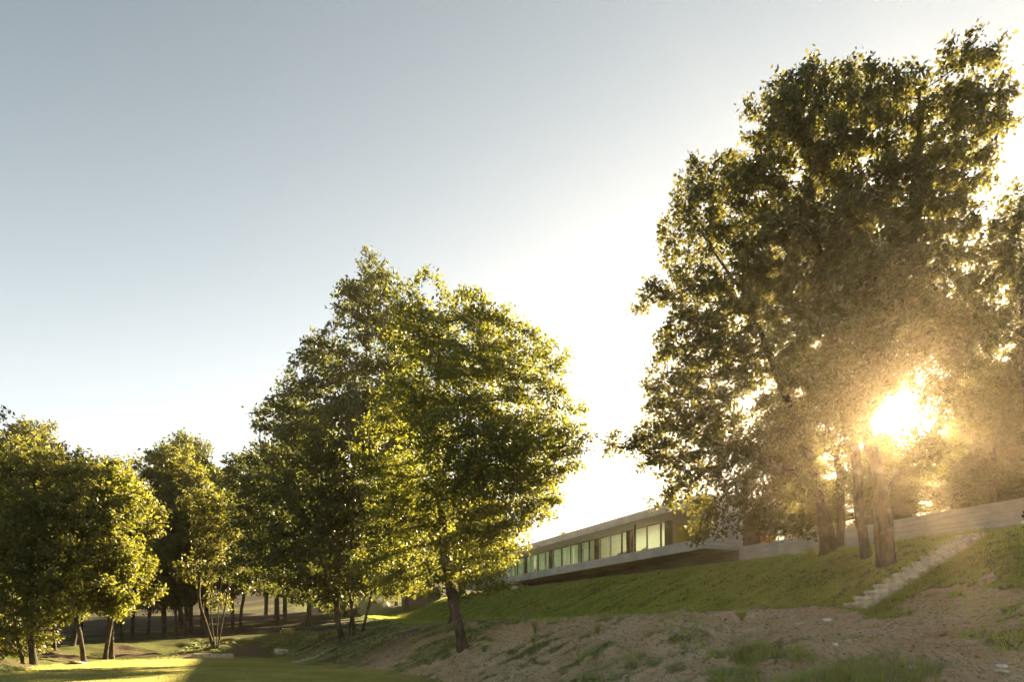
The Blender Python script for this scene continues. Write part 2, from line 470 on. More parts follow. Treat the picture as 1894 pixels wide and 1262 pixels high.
# ================================================================== the ground
def lines(parts):
    o = [parts[0][0]]
    for a, b, s in parts:
        n = max(1, int(round(abs(b - a) / s)))
        o += list(np.linspace(a, b, n + 1)[1:])
    return np.array(o)
def geo(a, b, s, g=1.14):
    o = [a]; sg = 1 if b > a else -1
    while (b - o[-1]) * sg > s:
        o.append(o[-1] + sg * s); s *= g
    o.append(b)
    return np.array(o)
gx = np.concatenate([geo(-30, -420, 0.5)[::-1], lines([(-30, -4, 0.28), (-4, 22, 0.13), (22, 30, 0.3)])[1:], geo(30, 420, 0.5)[1:]])
gy = np.concatenate([geo(5, -120, 0.6, 1.3)[::-1], lines([(5, 30, 0.13), (30, 62, 0.26)])[1:], geo(62, 560, 0.4, 1.08)[1:]])
X, Y = np.meshgrid(gx, gy)
Z, Ng, Tg, Dg, Cg = ground(X.ravel(), Y.ravel(), full=True)
ny, nx = X.shape
idx = np.arange(nx * ny).reshape(ny, nx)
F = np.stack([idx[:-1, :-1], idx[:-1, 1:], idx[1:, 1:], idx[1:, :-1]], -1).reshape(-1, 4)
# tree shade put into the earth colour, under the grove and on the hillside
Shade = np.clip(ss(Y.ravel() + .6 * (-X.ravel() - 20), 46, 54) * (1 - ss(Ng, 10, 16)) + ss(Tg, 26, 36) * (1 - ss(Ng, 13, 15)) * .8, 0, 1)
me = np_mesh("ground", np.stack([X.ravel(), Y.ravel(), Z], -1), F, True, {"cover": Cg, "ground_shade": Shade})
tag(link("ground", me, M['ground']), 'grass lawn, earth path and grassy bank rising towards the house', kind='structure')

# ================================================================== house
def tn(t, N, z=0.0):            # a point from distance along the house, distance uphill, height
    return Vector((WX * t + NX * N, WY * t + NY * N, z))
ROT = math.atan2(-WY, -WX)       # object x points back along the house, object y uphill
HL = 44.0
house = empty("concrete_house", tn(34, 27, 0), ROT)
tag(house, 'long low concrete house with a glazed upper floor above the grass bank', 'house')
M_c = M['concrete']
b = MB(); b.box(-HL, 0, 0.0, 0.22, 5.22, 5.85); b.build('slab_edge', M_c, house)
b = MB(); b.box(-HL, 0, 0.22, 10.85, 5.24, 5.55); b.build('floor_slab', M_c, house)
b = MB(); b.box(-HL, 0, 0.0, 0.25, 8.05, 8.62); b.box(-0.25, 0, 0.25, 10.85, 8.05, 8.62); b.box(-HL, -0.25, 10.6, 10.85, 8.05, 8.62); b.box(-HL, -HL + 0.25, 0.25, 10.6, 8.05, 8.62)
b.build('roof_fascia', M_c, house)
b = MB(); b.box(-HL + .25, -0.25, 0.25, 10.6, 8.08, 8.45); b.build('roof', M['ceiling'], house)
b = MB(); b.box(-0.3, 0, 0.22, 3.1, 5.55, 8.05); b.box(-1.6, -0.3, 2.85, 3.1, 5.55, 8.08); b.build('end_wall', M_c, house)
b = MB(); b.box(-3.0, 0.0, 10.55, 10.85, 5.0, 8.05); b.build('end_pier', M_c, house)
b = MB(); b.box(-HL, -HL + 0.3, 0.22, 10.6, 5.55, 8.05); b.build('far_end_wall', M_c, house)
b = MB(); b.box(-HL, 0, 2.8, 3.0, 3.2, 5.24); b.build('undercroft_wall', M['concrete_shaded'], house)
# recessed timber wall on the near end: boards laid one above the other
for i in range(14):
    b = MB(); z0 = 5.56 + i * 0.178
    b.box(-1.62, -1.58, 3.1, 7.2, z0, z0 + 0.170); b.build('board', M['timber'], house)
b = MB(); b.box(-1.68, -1.63, 3.1, 7.2, 5.55, 8.08); b.build('board_backing', M['metal_dark'], house)
b = MB(); b.box(-1.62, -1.5, 7.2, 7.3, 5.55, 8.05); b.box(-1.62, -1.5, 8.8, 8.9, 5.55, 8.05); b.box(-1.62, -1.5, 10.45, 10.55, 5.55, 8.05)
b.box(-1.62, -1.5, 7.3, 10.45, 7.95, 8.05); fdoor = b.build('door_frame', M['metal_pale'], house)
b = MB(); b.box(-1.57, -1.55, 7.3, 8.8, 5.55, 7.95); b.build('pane', M['glass'], fdoor)
b = MB(); b.box(-1.57, -1.55, 8.9, 10.45, 5.55, 7.95); b.build('pane', M['glass'], fdoor)
# glazing of the long front
GY = 2.1
xs = [34 - t for t in np.arange(36.1, 77.9, 1.75)]
pane_me = None
def front_bar(x, w=0.05, mat='metal_pale'):
    b = MB(); b.box(x - w / 2, x + w / 2, GY - 0.06, GY + 0.06, 5.552, 8.048); return b.build('mullion', M[mat], house)
for i, x in enumerate(xs):
    front_bar(x, 0.07, 'metal_pale' if i % 3 else 'metal_dark')
    if i + 1 < len(xs):
        b = MB(); b.box(xs[i + 1] + 0.036, x - 0.036, GY - 0.012, GY + 0.012, 5.60, 8.0)
        b.build('window_pane', M['glass'], house)
b = MB(); b.box(xs[-1], xs[0], GY - 0.04, GY + 0.04, 8.0, 8.046); b.build('head_rail', M['metal_dark'], house)
b = MB(); b.box(xs[-1], xs[0], GY - 0.04, GY + 0.04, 5.554, 5.598); b.build('sill_rail', M['metal_dark'], house)
for t in (40.9, 46.0, 51.05, 54.0, 60.0, 66.0, 72.0):      # dark columns just inside the glass
    b = MB(); b.box(34 - t - 0.22, 34 - t + 0.22, GY + 0.15, GY + 0.55, 5.552, 8.078); b.build('column', M['timber'], house)
b = MB(); b.box(34 - 43.1 - .05, 34 - 43.1 + .05, 1.0, 1.1, 5.552, 8.078); b.build('post', M['metal_dark'], house)
# curtains behind the glass of the farther rooms
for i in range(len(xs) - 1):
    tmid = 34 - 0.5 * (xs[i] + xs[i + 1])
    if tmid < 52.5: continue
    x0, x1 = xs[i + 1] + 0.05, xs[i] - 0.05
    full = random.random()
    if full < 0.35: x0 = x0 + (x1 - x0) * random.uniform(0.2, 0.6)
    n = 28
    vx = np.linspace(x0, x1, n); vy = GY + 0.35 + 0.045 * np.sin(np.arange(n) * 2.1 + i) * (0.7 + 0.3 * np.sin(np.arange(n)))
    V = np.concatenate([np.stack([vx, vy, np.full(n, 5.58)], -1), np.stack([vx, vy, np.full(n, 8.03)], -1)])
    a = np.arange(n - 1)
    link('curtain', np_mesh('curtain', V, np.stack([a, a + 1, a + 1 + n, a + n], -1), True), M['curtain'], house)
# rooms
b = MB(); b.box(-7.0, -0.3, 6.0, 6.15, 5.55, 8.08); b.build('timber_wall', M['timber_glow'], house)
b = MB(); b.box(-4.4, -3.6, 5.9, 5.99, 5.55, 7.1); b.build('dark_doorway', M['metal_dark'], house)
b = MB(); b.box(-HL + .3, -0.35, GY + .15, 10.3, 5.551, 5.60); b.build('floor', M['plaster'], house)
b = MB(); b.box(-18.4, -18.2, 2.7, 6.0, 5.55, 8.08); b.build('cross_wall', M['plaster'], house)
b = MB(); b.box(-7.2, -7.02, 2.9, 6.15, 5.55, 8.08); b.build('cross_wall', M['timber_glow'], house)
back = [34 - t for t in np.arange(38, 77.5, 2.6)]
for i, x in enumerate(back):
    b = MB(); b.box(x - 0.04, x + 0.04, 10.4, 10.5, 5.552, 8.05); b.build('mullion', M['metal_dark'], house)
    if i + 1 < len(back):
        b = MB(); b.box(back[i + 1] + .041, x - .041, 10.44, 10.46, 5.60, 8.0); b.build('window_pane', M['glass'], house)
b = MB(); b.box(back[0] + .05, -3.0, 10.35, 10.55, 5.552, 8.05); b.build('back_wall', M['plaster'], house)
b = MB(); b.box(-HL + .3, -0.3, GY + .15, 10.3, 8.055, 8.079); b.build('ceiling', M['plaster'], house)
# chairs and a sofa seen through the glass
def sofa(x, y, w, rz, label):
    o = empty('sofa', house.matrix_world @ Vector((0, 0, 0)))
    o.location = tn(34 - x, 27 + y, 5.55); o.rotation_euler = (0, 0, ROT + rz)
    tag(o, label, 'sofa')
    b = MB(); b.box(-w / 2, w / 2, -.4, .4, .12, .42); b.build('seat', M['sofa'], o, bevel=.04)
    b = MB(); b.box(-w / 2, w / 2, .28, .46, .42, 1.15); b.build('backrest', M['sofa'], o, bevel=.05)
    for s in (-1, 1):
        b = MB(); b.box(s * w / 2 - .09, s * w / 2 + .09, -.42, .46, .1, .64); b.build('armrest', M['sofa'], o, bevel=.04)
    for sx in (-1, 1):
        for sy in (-1, 1):
            b = MB(); b.box(sx * (w / 2 - .08) - .03, sx * (w / 2 - .08) + .03, sy * .33 - .03, sy * .33 + .03, 0, .12); b.build('leg', M['metal_dark'], o)
sofa(-14.0, 3.6, 2.0, R(180), 'pale sofa behind the glass between the two dark columns')
sofa(-11.2, 3.7, 1.0, R(160), 'pale armchair behind the glass beside the dark column')

# retaining wall from the house to the right
rw_len = 62.0
o = empty('retaining_wall', tn(34, 29.8, 0), ROT)
tag(o, 'long pale board-marked concrete retaining wall along the top of the bank', 'wall')
b = MB()
# top rises slightly along its run
b.v = [(0.0, 0, 3.0), (rw_len, 0, 3.0), (rw_len, 0.3, 3.0), (0, .3, 3.0), (0, 0, 5.45), (rw_len, 0, 5.68), (rw_len, .3, 5.68), (0, .3, 5.45)]
b.f = [(0, 1, 5, 4), (1, 2, 6, 5), (2, 3, 7, 6), (3, 0, 4, 7), (4, 5, 6, 7), (0, 3, 2, 1)]
b.build('wall_face', M_c, o)
# far fence of upright boards beyond the house
o = empty('board_fence', tn(100, 27.5, 4.6), ROT)
tag(o, 'grey fence of upright boards on the bank far beyond the house', 'fence')
bm_ = MB(); bm_.box(-0.11, 0.11, 0, 0.03, 0, 2.0)
first = None
for i in range(90):
    if first is None:
        p = bm_.build('board', M['board_grey'], o); first = p
    else:
        p = first.copy(); COL.objects.link(p); p.parent = o
    p.location = (9 - i * 0.25, random.uniform(-.01, .01), random.uniform(-.05, .05))
for (z) in (0.5, 1.5):
    b = MB(); b.box(-14, 9.2, 0.035, 0.08, z, z + .1); b.build('rail', M['board_grey'], o)

# two far white sheds glimpsed under the tree crowns
def shed(px, y, w, h, label):
    x = px; z = gz(x, y)
    o = empty('white_outbuilding', (x, y, z), R(20)); tag(o, label, 'outbuilding')
    b = MB(); b.box(-w / 2, w / 2, -2, 2, -0.5, h); b.build('wall', M['plaster'], o)
    b = MB(); v = b.v; k = w / 2 + .25
    v += [(-k, -2.3, h - .02), (k, -2.3, h - .02), (k, 2.3, h - .02), (-k, 2.3, h - .02), (-k, 0, h + .9), (k, 0, h + .9)]
    b.f = [(0, 1, 5, 4), (2, 3, 4, 5), (0, 4, 3), (1, 2, 5), (0, 3, 2, 1)]
    b.build('roof', M['roof_tile'], o)
    b = MB(); b.box(-.45, .45, -2.05, -1.98, 0, 2.0 if h > 2.2 else h - .3); b.build('door', M['board_grey'], o)
shed(-27.5, 98, 3.0, 2.6, 'small white outbuilding glimpsed left of the multi-stemmed tree')
shed(-25.5, 102, 3.4, 3.0, 'small white outbuilding glimpsed behind the multi-stemmed tree')

# ================================================================== stone stair on the bank
st = empty('stone_stair', tn(15.67, 18.35, 0.80), ROT)
tag(st, 'pale stone stair climbing the grass bank beside the thick tree', 'stair')
for i in range(13):
    # each step is a row of rough blocks
    y0 = i * 0.446; z1 = (i + 1) * 0.2046
    b = MB(); b.box(-.43, .43, y0 + 0.05, y0 + 0.62, z1 - 0.30, z1 - 0.03); step = b.build('step', M['stone'], st)
    xk = -.45
    while xk < 0.42:
        w_ = min(random.uniform(.24, .42), .46 - xk)
        if .46 - xk - w_ < .1: w_ = .46 - xk
        b = MB(); b.box(xk + .004, xk + w_ - .004, y0 + random.uniform(-.015, .015), y0 + .47, z1 - .115, z1 + random.uniform(-.012, .012), 0.010)
        b.build('block', M['stone'], step, bevel=.012)
        xk += w_

# ================================================================== trees
def bezier_trunk(pts, step):
    pts = [Vector(p) for p in pts]; out = []
    for i in range(len(pts) - 1):
        p0 = pts[max(i - 1, 0)]; p1 = pts[i]; p2 = pts[i + 1]; p3 = pts[min(i + 2, len(pts) - 1)]
        n = max(1, int((p2 - p1).length / step))
        for k in range(n):
            t = k / n
            out.append(0.5 * ((2 * p1) + (p2 - p0) * t + (2 * p0 - 5 * p1 + 4 * p2 - p3) * t * t + (3 * p1 - p0 - 3 * p2 + p3) * t ** 3))
    out.append(pts[-1])
    return out
def attractors(lobes, dens):
    A = []
    for (cx, cy, cz, rx, ry, rz) in lobes:
        n = max(8, int(dens * (rx * ry * rz)))
        d = rng.normal(size=(n, 3)); d /= np.linalg.norm(d, axis=1)[:, None]
        r = rng.uniform(0.12, 1.0, n) ** (1 / 2.2)
        A.append(np.array([cx, cy, cz]) + d * r[:, None] * np.array([rx, ry, rz]) * .94)
        # sprigs that break out of the rounded mass
        for k in range(int(4 + (rx + rz) * 2.2)):
            d1 = rng.normal(size=3); d1 /= np.linalg.norm(d1)
            if d1[2] < -.5: continue
            c = np.array([cx, cy, cz]) + d1 * np.array([rx, ry, rz]) * rng.uniform(.92, 1.1)
            rr = rng.uniform(.22, .5)
            A.append(c + rng.normal(size=(int(6 + dens * .12), 3)) * rr * .6)
    A = np.concatenate(A)
    n3 = vnoise(A[:, 0] * .95 + A[:, 2] * .5 + 31, A[:, 1] * .95 - A[:, 2] * .75, 19) + .5 * vnoise(A[:, 0] * .6 - A[:, 1] * .3, A[:, 2] * 1.0 + 7, 23)
    return A[n3 > 0.46]
def grow(stems, A, step, infl, kill, iters=90):
    P = []; par = []; seeded = []
    for s in stems:
        for k, p in enumerate(s):
            par.append(len(P) - 1 if k else -1); P.append(tuple(p)); seeded.append(True)
    P = np.array(P, float); par = list(par)
    near = np.full(len(A), 1e9); ni = np.zeros(len(A), int)
    def upd(a, b0):
        nonlocal near, ni
        Q = P[b0:]
        for s0 in range(0, len(Q), 400):
            q = Q[s0:s0 + 400]
            d = np.linalg.norm(A[:, None, :] - q[None], axis=2)
            j = d.argmin(1); dm = d[np.arange(len(A)), j]
            m_ = dm < near; near[m_] = dm[m_]; ni[m_] = b0 + s0 + j[m_]
    # first nodes only in the crown part of the stem attract
    upd(A, 0)
    for it in range(iters):
        keep = near > kill
        A = A[keep]; near = near[keep]; ni = ni[keep]
        if not len(A): break
        act = near < infl
        if act.sum() < 3:
            act = near < near.min() + step * 2
        v = A[act] - P[ni[act]]; v /= np.linalg.norm(v, axis=1)[:, None] + 1e-9
        u, inv = np.unique(ni[act], return_inverse=True)
        D = np.zeros((len(u), 3)); np.add.at(D, inv, v)
        D += rng.normal(size=D.shape) * 0.25
        D[:, 2] += 0.03
        D /= np.linalg.norm(D, axis=1)[:, None] + 1e-9
        b0 = len(P)
        P = np.concatenate([P, P[u] + D * step]); par += list(u); seeded += [False] * len(u)
        upd(A, b0)
    return P, np.array(par), np.array(seeded)
def tree_meshes(stems, lobes, R0, dens=14, step=0.36, infl=2.6, kill=0.55, per=12, leaf=0.15, thin=0.022,
                spread=0.17, gap=None, origin=(0, 0, 0), twig=0.006, core=14, droop=0.25):
    A = attractors(lobes, dens)
    if gap is not None: A = A[gap(A + np.array(origin), 0.3)]
    stems = [bezier_trunk(s, step) for s in stems]
    P, par, seeded = grow(stems, A, step, infl, kill)
    n = len(P)
    kids = [[] for _ in range(n)]
    for i, p in enumerate(par):
        if p >= 0: kids[p].append(i)
    tips = np.zeros(n)
    order = np.arange(n)[::-1]                       # children always come later than parents
    for i in order:
        if not kids[i]: tips[i] = 1
        if par[i] >= 0: tips[par[i]] += tips[i]
    nt_ = max(3.0, max(tips[0], 3))
    e = math.log(nt_) / math.log(max(R0 / twig, 1.5))
    rad = twig * tips ** (1 / e)
    # root flare
    dist0 = np.linalg.norm(P - P[0], axis=1)
    hfrac = np.clip((P[:, 2] - P[0, 2]) / max(P[seeded][:, 2].max() - P[0, 2], 1), 0, 1)
    rad = np.where(seeded, np.maximum(rad * (1 - 0.15 * hfrac), twig), rad)
    rad = np.where(seeded, rad * (1 + 0.35 * np.exp(-((P[:, 2] - P[0, 2]) / 0.35) ** 2)), rad)
    main = np.full(n, -1)
    for i in range(n):
        if kids[i]: main[i] = max(kids[i], key=lambda k: tips[k])
    dirs = np.zeros((n, 3))
    for i in range(n):
        if par[i] >= 0: dirs[i] = P[i] - P[par[i]]
        elif kids[i]: dirs[i] = P[main[i]] - P[i]
    dirs /= np.linalg.norm(dirs, axis=1)[:, None] + 1e-9
    ref = np.array([0.31, 0.95, 0.05])
    ux = np.cross(dirs, ref); ux /= np.linalg.norm(ux, axis=1)[:, None] + 1e-9
    uy = np.cross(dirs, ux)
    def skin(sel, k, rough=0.0):
        ang = np.arange(k) / k * 2 * math.pi
        ids = np.nonzero(sel & (par >= 0))[0]
        if not len(ids): return None
        V = []; Fc = []
        ring = {}
        off = 0
        def put(i, r, own=True):
            nonlocal off
            rr = r * (1 + rough * rng.normal(size=k) if rough else 1)
            V.append(P[i] + (np.cos(ang) * rr)[:, None] * ux[i] + (np.sin(ang) * rr)[:, None] * uy[i])
            off += k
            return off - k
        for i in ids:
            p = par[i]
            if main[p] == i and p in ring: a = ring[p]
            elif main[p] == i:
                a = put(p, rad[p]); ring[p] = a
            else:
                rr = rad[i]
                V.append(P[p] + (np.cos(ang) * rr)[:, None] * ux[i] + (np.sin(ang) * rr)[:, None] * uy[i]); off += k; a = off - k
            bq = put(i, rad[i]); ring[i] = bq
            j = np.arange(k); j2 = (j + 1) % k
            Fc.append(np.stack([a + j, a + j2, bq + j2, bq + j], -1))
        return np_mesh("limb", np.concatenate(V), np.concatenate(Fc), True)
    m_tr = skin(seeded, 12, 0.05)
    m_br = skin(~seeded & (rad > 0.03), 6)
    m_tw = skin(~seeded & (rad <= 0.03), 3)
    # leaves
    print("nodes", n, "tips", int(nt_))
    lf = np.nonzero((rad < thin) & ~seeded)[0]
    cnt = rng.poisson(per * (0.55 + 0.9 * vnoise(P[lf, 0] * 0.9 + P[lf, 2] * .6, P[lf, 1] * 0.9 - P[lf, 2] * .8, 5)))
    src = np.repeat(lf, cnt); m_ = len(src)
    base = P[src] - dirs[src] * (rng.uniform(0, 1, m_) * step)[:, None] + rng.normal(size=(m_, 3)) * spread * .8 * np.array([1, 1, .8])
    if gap is not None:
        k = gap(base + np.array(origin), 0.0); base = base[k]; src = src[k]; m_ = len(src)
    L = leaf * rng.uniform(0.45, 1.4, m_)
    if core:                                        # loose larger leaves added inside the crown to block light
        cb = []
        for (cx, cy, cz, rx, ry, rz) in lobes:
            nn = int(core * rx * ry * rz * 1.6)
            d_ = rng.normal(size=(nn, 3)); d_ /= np.linalg.norm(d_, axis=1)[:, None]
            cb.append(np.array([cx, cy, cz]) + d_ * (rng.uniform(0, .78, nn) ** .6)[:, None] * np.array([rx, ry, rz]) * .85)
        cb = np.concatenate(cb)
        if gap is not None: cb = cb[gap(cb + np.array(origin), 0.15)]
        near_i = rng.integers(0, len(lf), len(cb))
        base = np.concatenate([base, cb]); src = np.concatenate([src, lf[near_i]]); L = np.concatenate([L, leaf * 1.7 * rng.uniform(.7, 1.2, len(cb))]); m_ = len(src)
    W = L * rng.uniform(0.2, 0.32, m_)
    ax = dirs[src] * 0.6 + rng.normal(size=(m_, 3)) * 0.7; ax[:, 2] -= droop
    ax /= np.linalg.norm(ax, axis=1)[:, None]
    sd = np.cross(ax, rng.normal(size=(m_, 3))); sd /= np.linalg.norm(sd, axis=1)[:, None]
    nm = np.cross(ax, sd)
    v0 = base; v2 = base + ax * L[:, None]
    mid = base + ax * (L * 0.48)[:, None] + nm * (L * rng.uniform(-.12, .12, m_))[:, None]
    v1 = mid + sd * W[:, None]; v3 = mid - sd * W[:, None]
    V = np.stack([v0, v1, v2, v3], 1).reshape(-1, 3)
    q = np.arange(m_) * 4
    Fq = np.concatenate([np.stack([q, q + 1, q + 2], -1), np.stack([q, q + 2, q + 3], -1)])
    tone = np.clip(0.5 + 0.22 * rng.normal(size=m_) + 0.5 * (vnoise(base[:, 0] * .7 + base[:, 2], base[:, 1] * .7 + base[:, 2] * .5, 9) - .5), 0, 1)
    m_lf = np_mesh("crown", V, Fq, False, {"tone": np.repeat(tone, 4)})
    return m_tr, m_br, m_tw, m_lf
TREE_LEAVES = 0
def make_tree(name, loc, stems, lobes, R0, bark='bark', leaves='leaf_oak', label='', group=None, rz=0, **kw):
    global TREE_LEAVES
    if kw.get('gap') is not None: kw['origin'] = loc
    a, b, c, d = tree_meshes(stems, lobes, R0, **kw)
    TREE_LEAVES += len(d.polygons); print(label[:40], len(d.polygons) // 2)
    o = empty(name, loc, rz)
    tag(o, label, 'tree', group)
    link('trunk', a, M[bark], o)
    if b: br = link('limbs', b, M[bark], o)
    if c: link('twigs', c, M[bark], br if b else o)
    link('crown', d, M[leaves], o)
    return o
def copy_tree(src, loc, rz, sc, label, lean=(0, 0)):
    c = src.copy(); COL.objects.link(c)
    c.location = loc; c.rotation_euler = (lean[0], lean[1], rz); c.scale = sc
    c['label'] = label
    for ch in list(src.children):
        d = ch.copy(); COL.objects.link(d); d.parent = c
        for g_ in list(ch.children):
            e = g_.copy(); COL.objects.link(e); e.parent = d
    return c
SV = np.array(SUN)
def sun_gap(Q, pad):  # leaves taken out so that the sun shows through
    """a clearing in the crown through which the low sun shines down the slope"""
    k = Q @ SV
    r = np.linalg.norm(Q - k[:, None] * SV, axis=1)
    lim = 0.30 + pad * .6 + 0.55 * vnoise(Q[:, 0] * 2.2 - Q[:, 1], Q[:, 2] * 2.2 + Q[:, 1], 31)
    return (r > lim) | (k < 2)

# ---- the trees that stand alone on the slopes: base, stems and crown masses in metres

main_tree = make_tree('broadleaf_tree', (-1.85, 26.25, -0.77),
    [[(0.0, 0.0, 0.0), (-0.42, 0.0, 2.08), (-0.75, 0.0, 3.95), (-0.89, 0.0, 6.03), (-1.11, 0.3, 8.61), (-0.99, 0.3, 11.14), (-0.96, 0.0, 12.47)]],
    [(-1.0, 0, 13.1, 0.87, 1.2, 0.94), (0.08, 0, 12.79, 1.04, 1.2, 0.94), (-1.93, 0, 11.85, 0.62, 1.2, 0.83), (-1.41, 0, 12.27, 1.66, 1.48, 1.45), (0.42, 0.8, 12.19, 1.93, 1.73, 1.71), (1.7, 0, 11.64, 1.25, 1.2, 1.25), (-0.1, -0.8, 9.9, 2.22, 1.82, 1.61), (2.12, 0.3, 9.66, 1.68, 1.5, 1.47), (2.95, 0, 10.81, 0.67, 1.2, 1.25), (3.82, 0.5, 8.67, 0.95, 1.2, 1.06), (2.55, 0.5, 7.83, 2.12, 1.81, 1.69), (0.15, -1.6, 7.47, 2.34, 1.95, 1.76), (-2.04, 0, 9.36, 1.66, 1.68, 1.87), (-2.53, 0.5, 6.98, 1.91, 1.81, 1.91), (0.5, -0.8, 5.67, 2.42, 2.01, 1.81), (2.45, 0.8, 6.19, 1.71, 1.48, 1.39), (-1.66, 0.3, 4.62, 2.1, 1.7, 1.47), (0.65, 0.3, 4.2, 1.68, 1.3, 1.05), (-3.34, 0.3, 3.36, 1.26, 1.2, 1.05), (-1.16, -0.4, 2.88, 1.84, 1.22, 0.72), (-2.71, -0.3, 2.37, 0.72, 1.2, 0.51), (0.67, 0, 2.81, 0.94, 1.2, 0.62)],
    0.2, label='tall tree with a leaning pale trunk and sunlit yellow-green right side, on the earth slope', dens=124, step=0.3, kill=0.34, infl=2, leaves='leaf_oak', per=31, core=6, leaf=0.15)

dark_tree = make_tree('broadleaf_tree', (-10.0, 41.0, -0.32),
    [[(-0.23, 0.0, 0.0), (-0.55, 0.0, 2.37), (0.03, 0.0, 7.24), (1.01, 0.0, 13.73), (1.4, 0.0, 20.22)], [(0.2, 0.0, 0.0), (0.52, 0.0, 2.69), (1.45, 1.0, 9.4)], [(0.52, 0.0, 0.0), (0.03, 0.0, 3.34), (-2.26, -1.0, 7.07)], [(0.94, 0.0, 0.0), (1.66, 0.0, 3.02), (3.12, 1.0, 8.07)]],
    [(1.4, 0, 21.68, 0.97, 1.2, 1.23), (0.94, 0, 19.25, 1.62, 1.7, 1.95), (3.12, 0, 18.92, 1.62, 1.85, 2.27), (-0.94, 0, 16.33, 1.95, 1.85, 1.95), (1.66, 0, 15.03, 2.92, 2.62, 2.6), (-2.24, 0, 16.98, 0.97, 1.2, 1.14), (-2.56, 0, 13.73, 2.27, 2.16, 2.27), (0.52, -2, 11.22, 3.4, 2.93, 2.78), (3.28, 0, 12.43, 2.6, 2.78, 3.25), (-4.19, 0, 12.43, 1.46, 1.39, 1.46), (-4.51, 0, 9.83, 2.6, 2.31, 2.27), (-1.02, -2, 8.14, 3.4, 2.93, 2.78), (2.18, -1, 8.02, 3.48, 3.01, 2.85), (-5.16, 0, 7.24, 2.27, 2.16, 2.27), (-1.95, -2, 5.05, 3.4, 2.79, 2.47), (1.54, -1, 4.54, 3.48, 2.71, 2.22), (-5.48, 0, 4.32, 1.95, 1.85, 1.95), (-1.26, 0, 2.69, 2.92, 1.93, 1.14), (3.93, 0, 4.64, 1.95, 1.85, 1.95), (2.47, 0, 20.22, 1.56, 1.43, 1.46), (2.96, 0, 17.3, 1.62, 1.7, 1.95), (0.36, 0, 20.22, 1.23, 1.28, 1.46)],
    0.16, label='tall shaded dark green tree with several stems, left of the sunlit one', dens=29, step=0.48, infl=3.2, kill=0.54, per=40, leaf=0.23, spread=0.25, core=9, leaves='leaf_dark', bark='bark_dark')

thick_tree = make_tree('broadleaf_tree', (13.29, 24.05, 2.26),
    [[(0.0, 0.0, 0.0), (-0.13, 0.0, 1.8), (-0.44, 0.0, 3.51), (-0.95, 0.0, 5.8), (-0.38, 0.0, 8.65), (0.86, 0.0, 11.89), (1.05, 0.0, 15.32), (1.05, 0.0, 16.84)], [(-0.16, 0.3, 0.0), (-0.15, 0.4, 1.86), (0.74, 0.8, 3.51), (2.46, 1.2, 5.6), (3.23, 1.0, 8.71)]],
    [(1.52, 0, 17.22, 0.91, 1.2, 0.8), (2.76, 0, 17.22, 0.63, 1.2, 0.99), (3.37, 0, 15.51, 0.53, 1.2, 0.95), (-0.09, 0, 16.84, 1.33, 1.2, 1.14), (2.0, 0, 15.51, 1.52, 1.36, 1.33), (2.67, 0, 14.17, 0.8, 1.2, 0.72), (-0.86, 0, 15.32, 1.52, 1.36, 1.33), (1.05, 0, 13.41, 2.09, 1.72, 1.52), (-0.67, 0, 12.46, 1.9, 1.63, 1.52), (1.81, 0, 11.89, 1.52, 1.36, 1.33), (0.1, 0, 10.37, 2.29, 1.81, 1.52), (2.0, 0, 9.79, 1.71, 1.54, 1.52), (0.09, -1, 7.83, 2.19, 1.65, 1.28), (-1.37, -1, 6.74, 1.64, 1.47, 1.46), (2.57, 0, 7.89, 1.33, 1.2, 1.14), (-0.4, 0.5, 4.99, 1.36, 1.2, 1.17), (1.64, 1, 4.15, 1.39, 1.2, 0.79), (2.54, 1, 6.53, 1.19, 1.2, 0.99), (3.43, 1, 5.93, 0.99, 1.2, 1.19), (1.45, 1, 7.12, 1.19, 1.2, 0.79), (0.73, 1.5, 6.5, 1.01, 1.2, 1.21)],
    0.22, label='tallest tree with the thickest spotted trunk, in front of the low sun beside the stair', dens=98, step=0.32, kill=0.36, infl=2.2, per=36, leaf=0.175, leaves='leaf_warm', gap=sun_gap)

lean_tree = make_tree('broadleaf_tree', (13.79, 26.55, 2.78),
    [[(0.02, 0.0, 0.0), (-0.15, 0.0, 1.17), (-0.32, 0.0, 2.11), (-0.38, 0.0, 3.8), (-0.9, 0.0, 7.16), (-1.74, 0.0, 11.36), (-2.17, 0.0, 15.57)]],
    [(-3.17, 0, 18.09, 0.76, 1.2, 0.84), (-2.17, 0, 17.88, 1.47, 1.3, 1.26), (-0.9, 0, 18.09, 1.05, 1.2, 1.05), (-3.85, 0, 16.83, 0.84, 1.2, 1.05), (-2.38, 0, 15.78, 1.89, 1.6, 1.47), (-3.85, 0, 14.73, 1.47, 1.3, 1.26), (-1.74, 0, 13.47, 2.31, 1.9, 1.68), (-3.64, 0, 12.41, 1.89, 1.7, 1.68), (-2.17, 0, 10.52, 2.31, 2.0, 1.89), (-1.32, 0, 8.42, 1.89, 1.7, 1.68), (-0.48, 0, 10.1, 1.68, 1.6, 1.68), (-2.59, 0, 16.83, 1.47, 1.3, 1.26), (-0.9, 0, 6.32, 1.26, 1.2, 1.26), (-2.17, 0, 7.79, 1.47, 1.3, 1.26), (-0.06, 0, 8.42, 1.05, 1.2, 1.26), (-0.69, 0, 12.2, 1.47, 1.3, 1.26)],
    0.18, label='tall tree with a curved grey trunk left of the thick spotted one', dens=98, step=0.32, kill=0.36, infl=2.2, per=36, leaf=0.175, leaves='leaf_warm', gap=sun_gap)

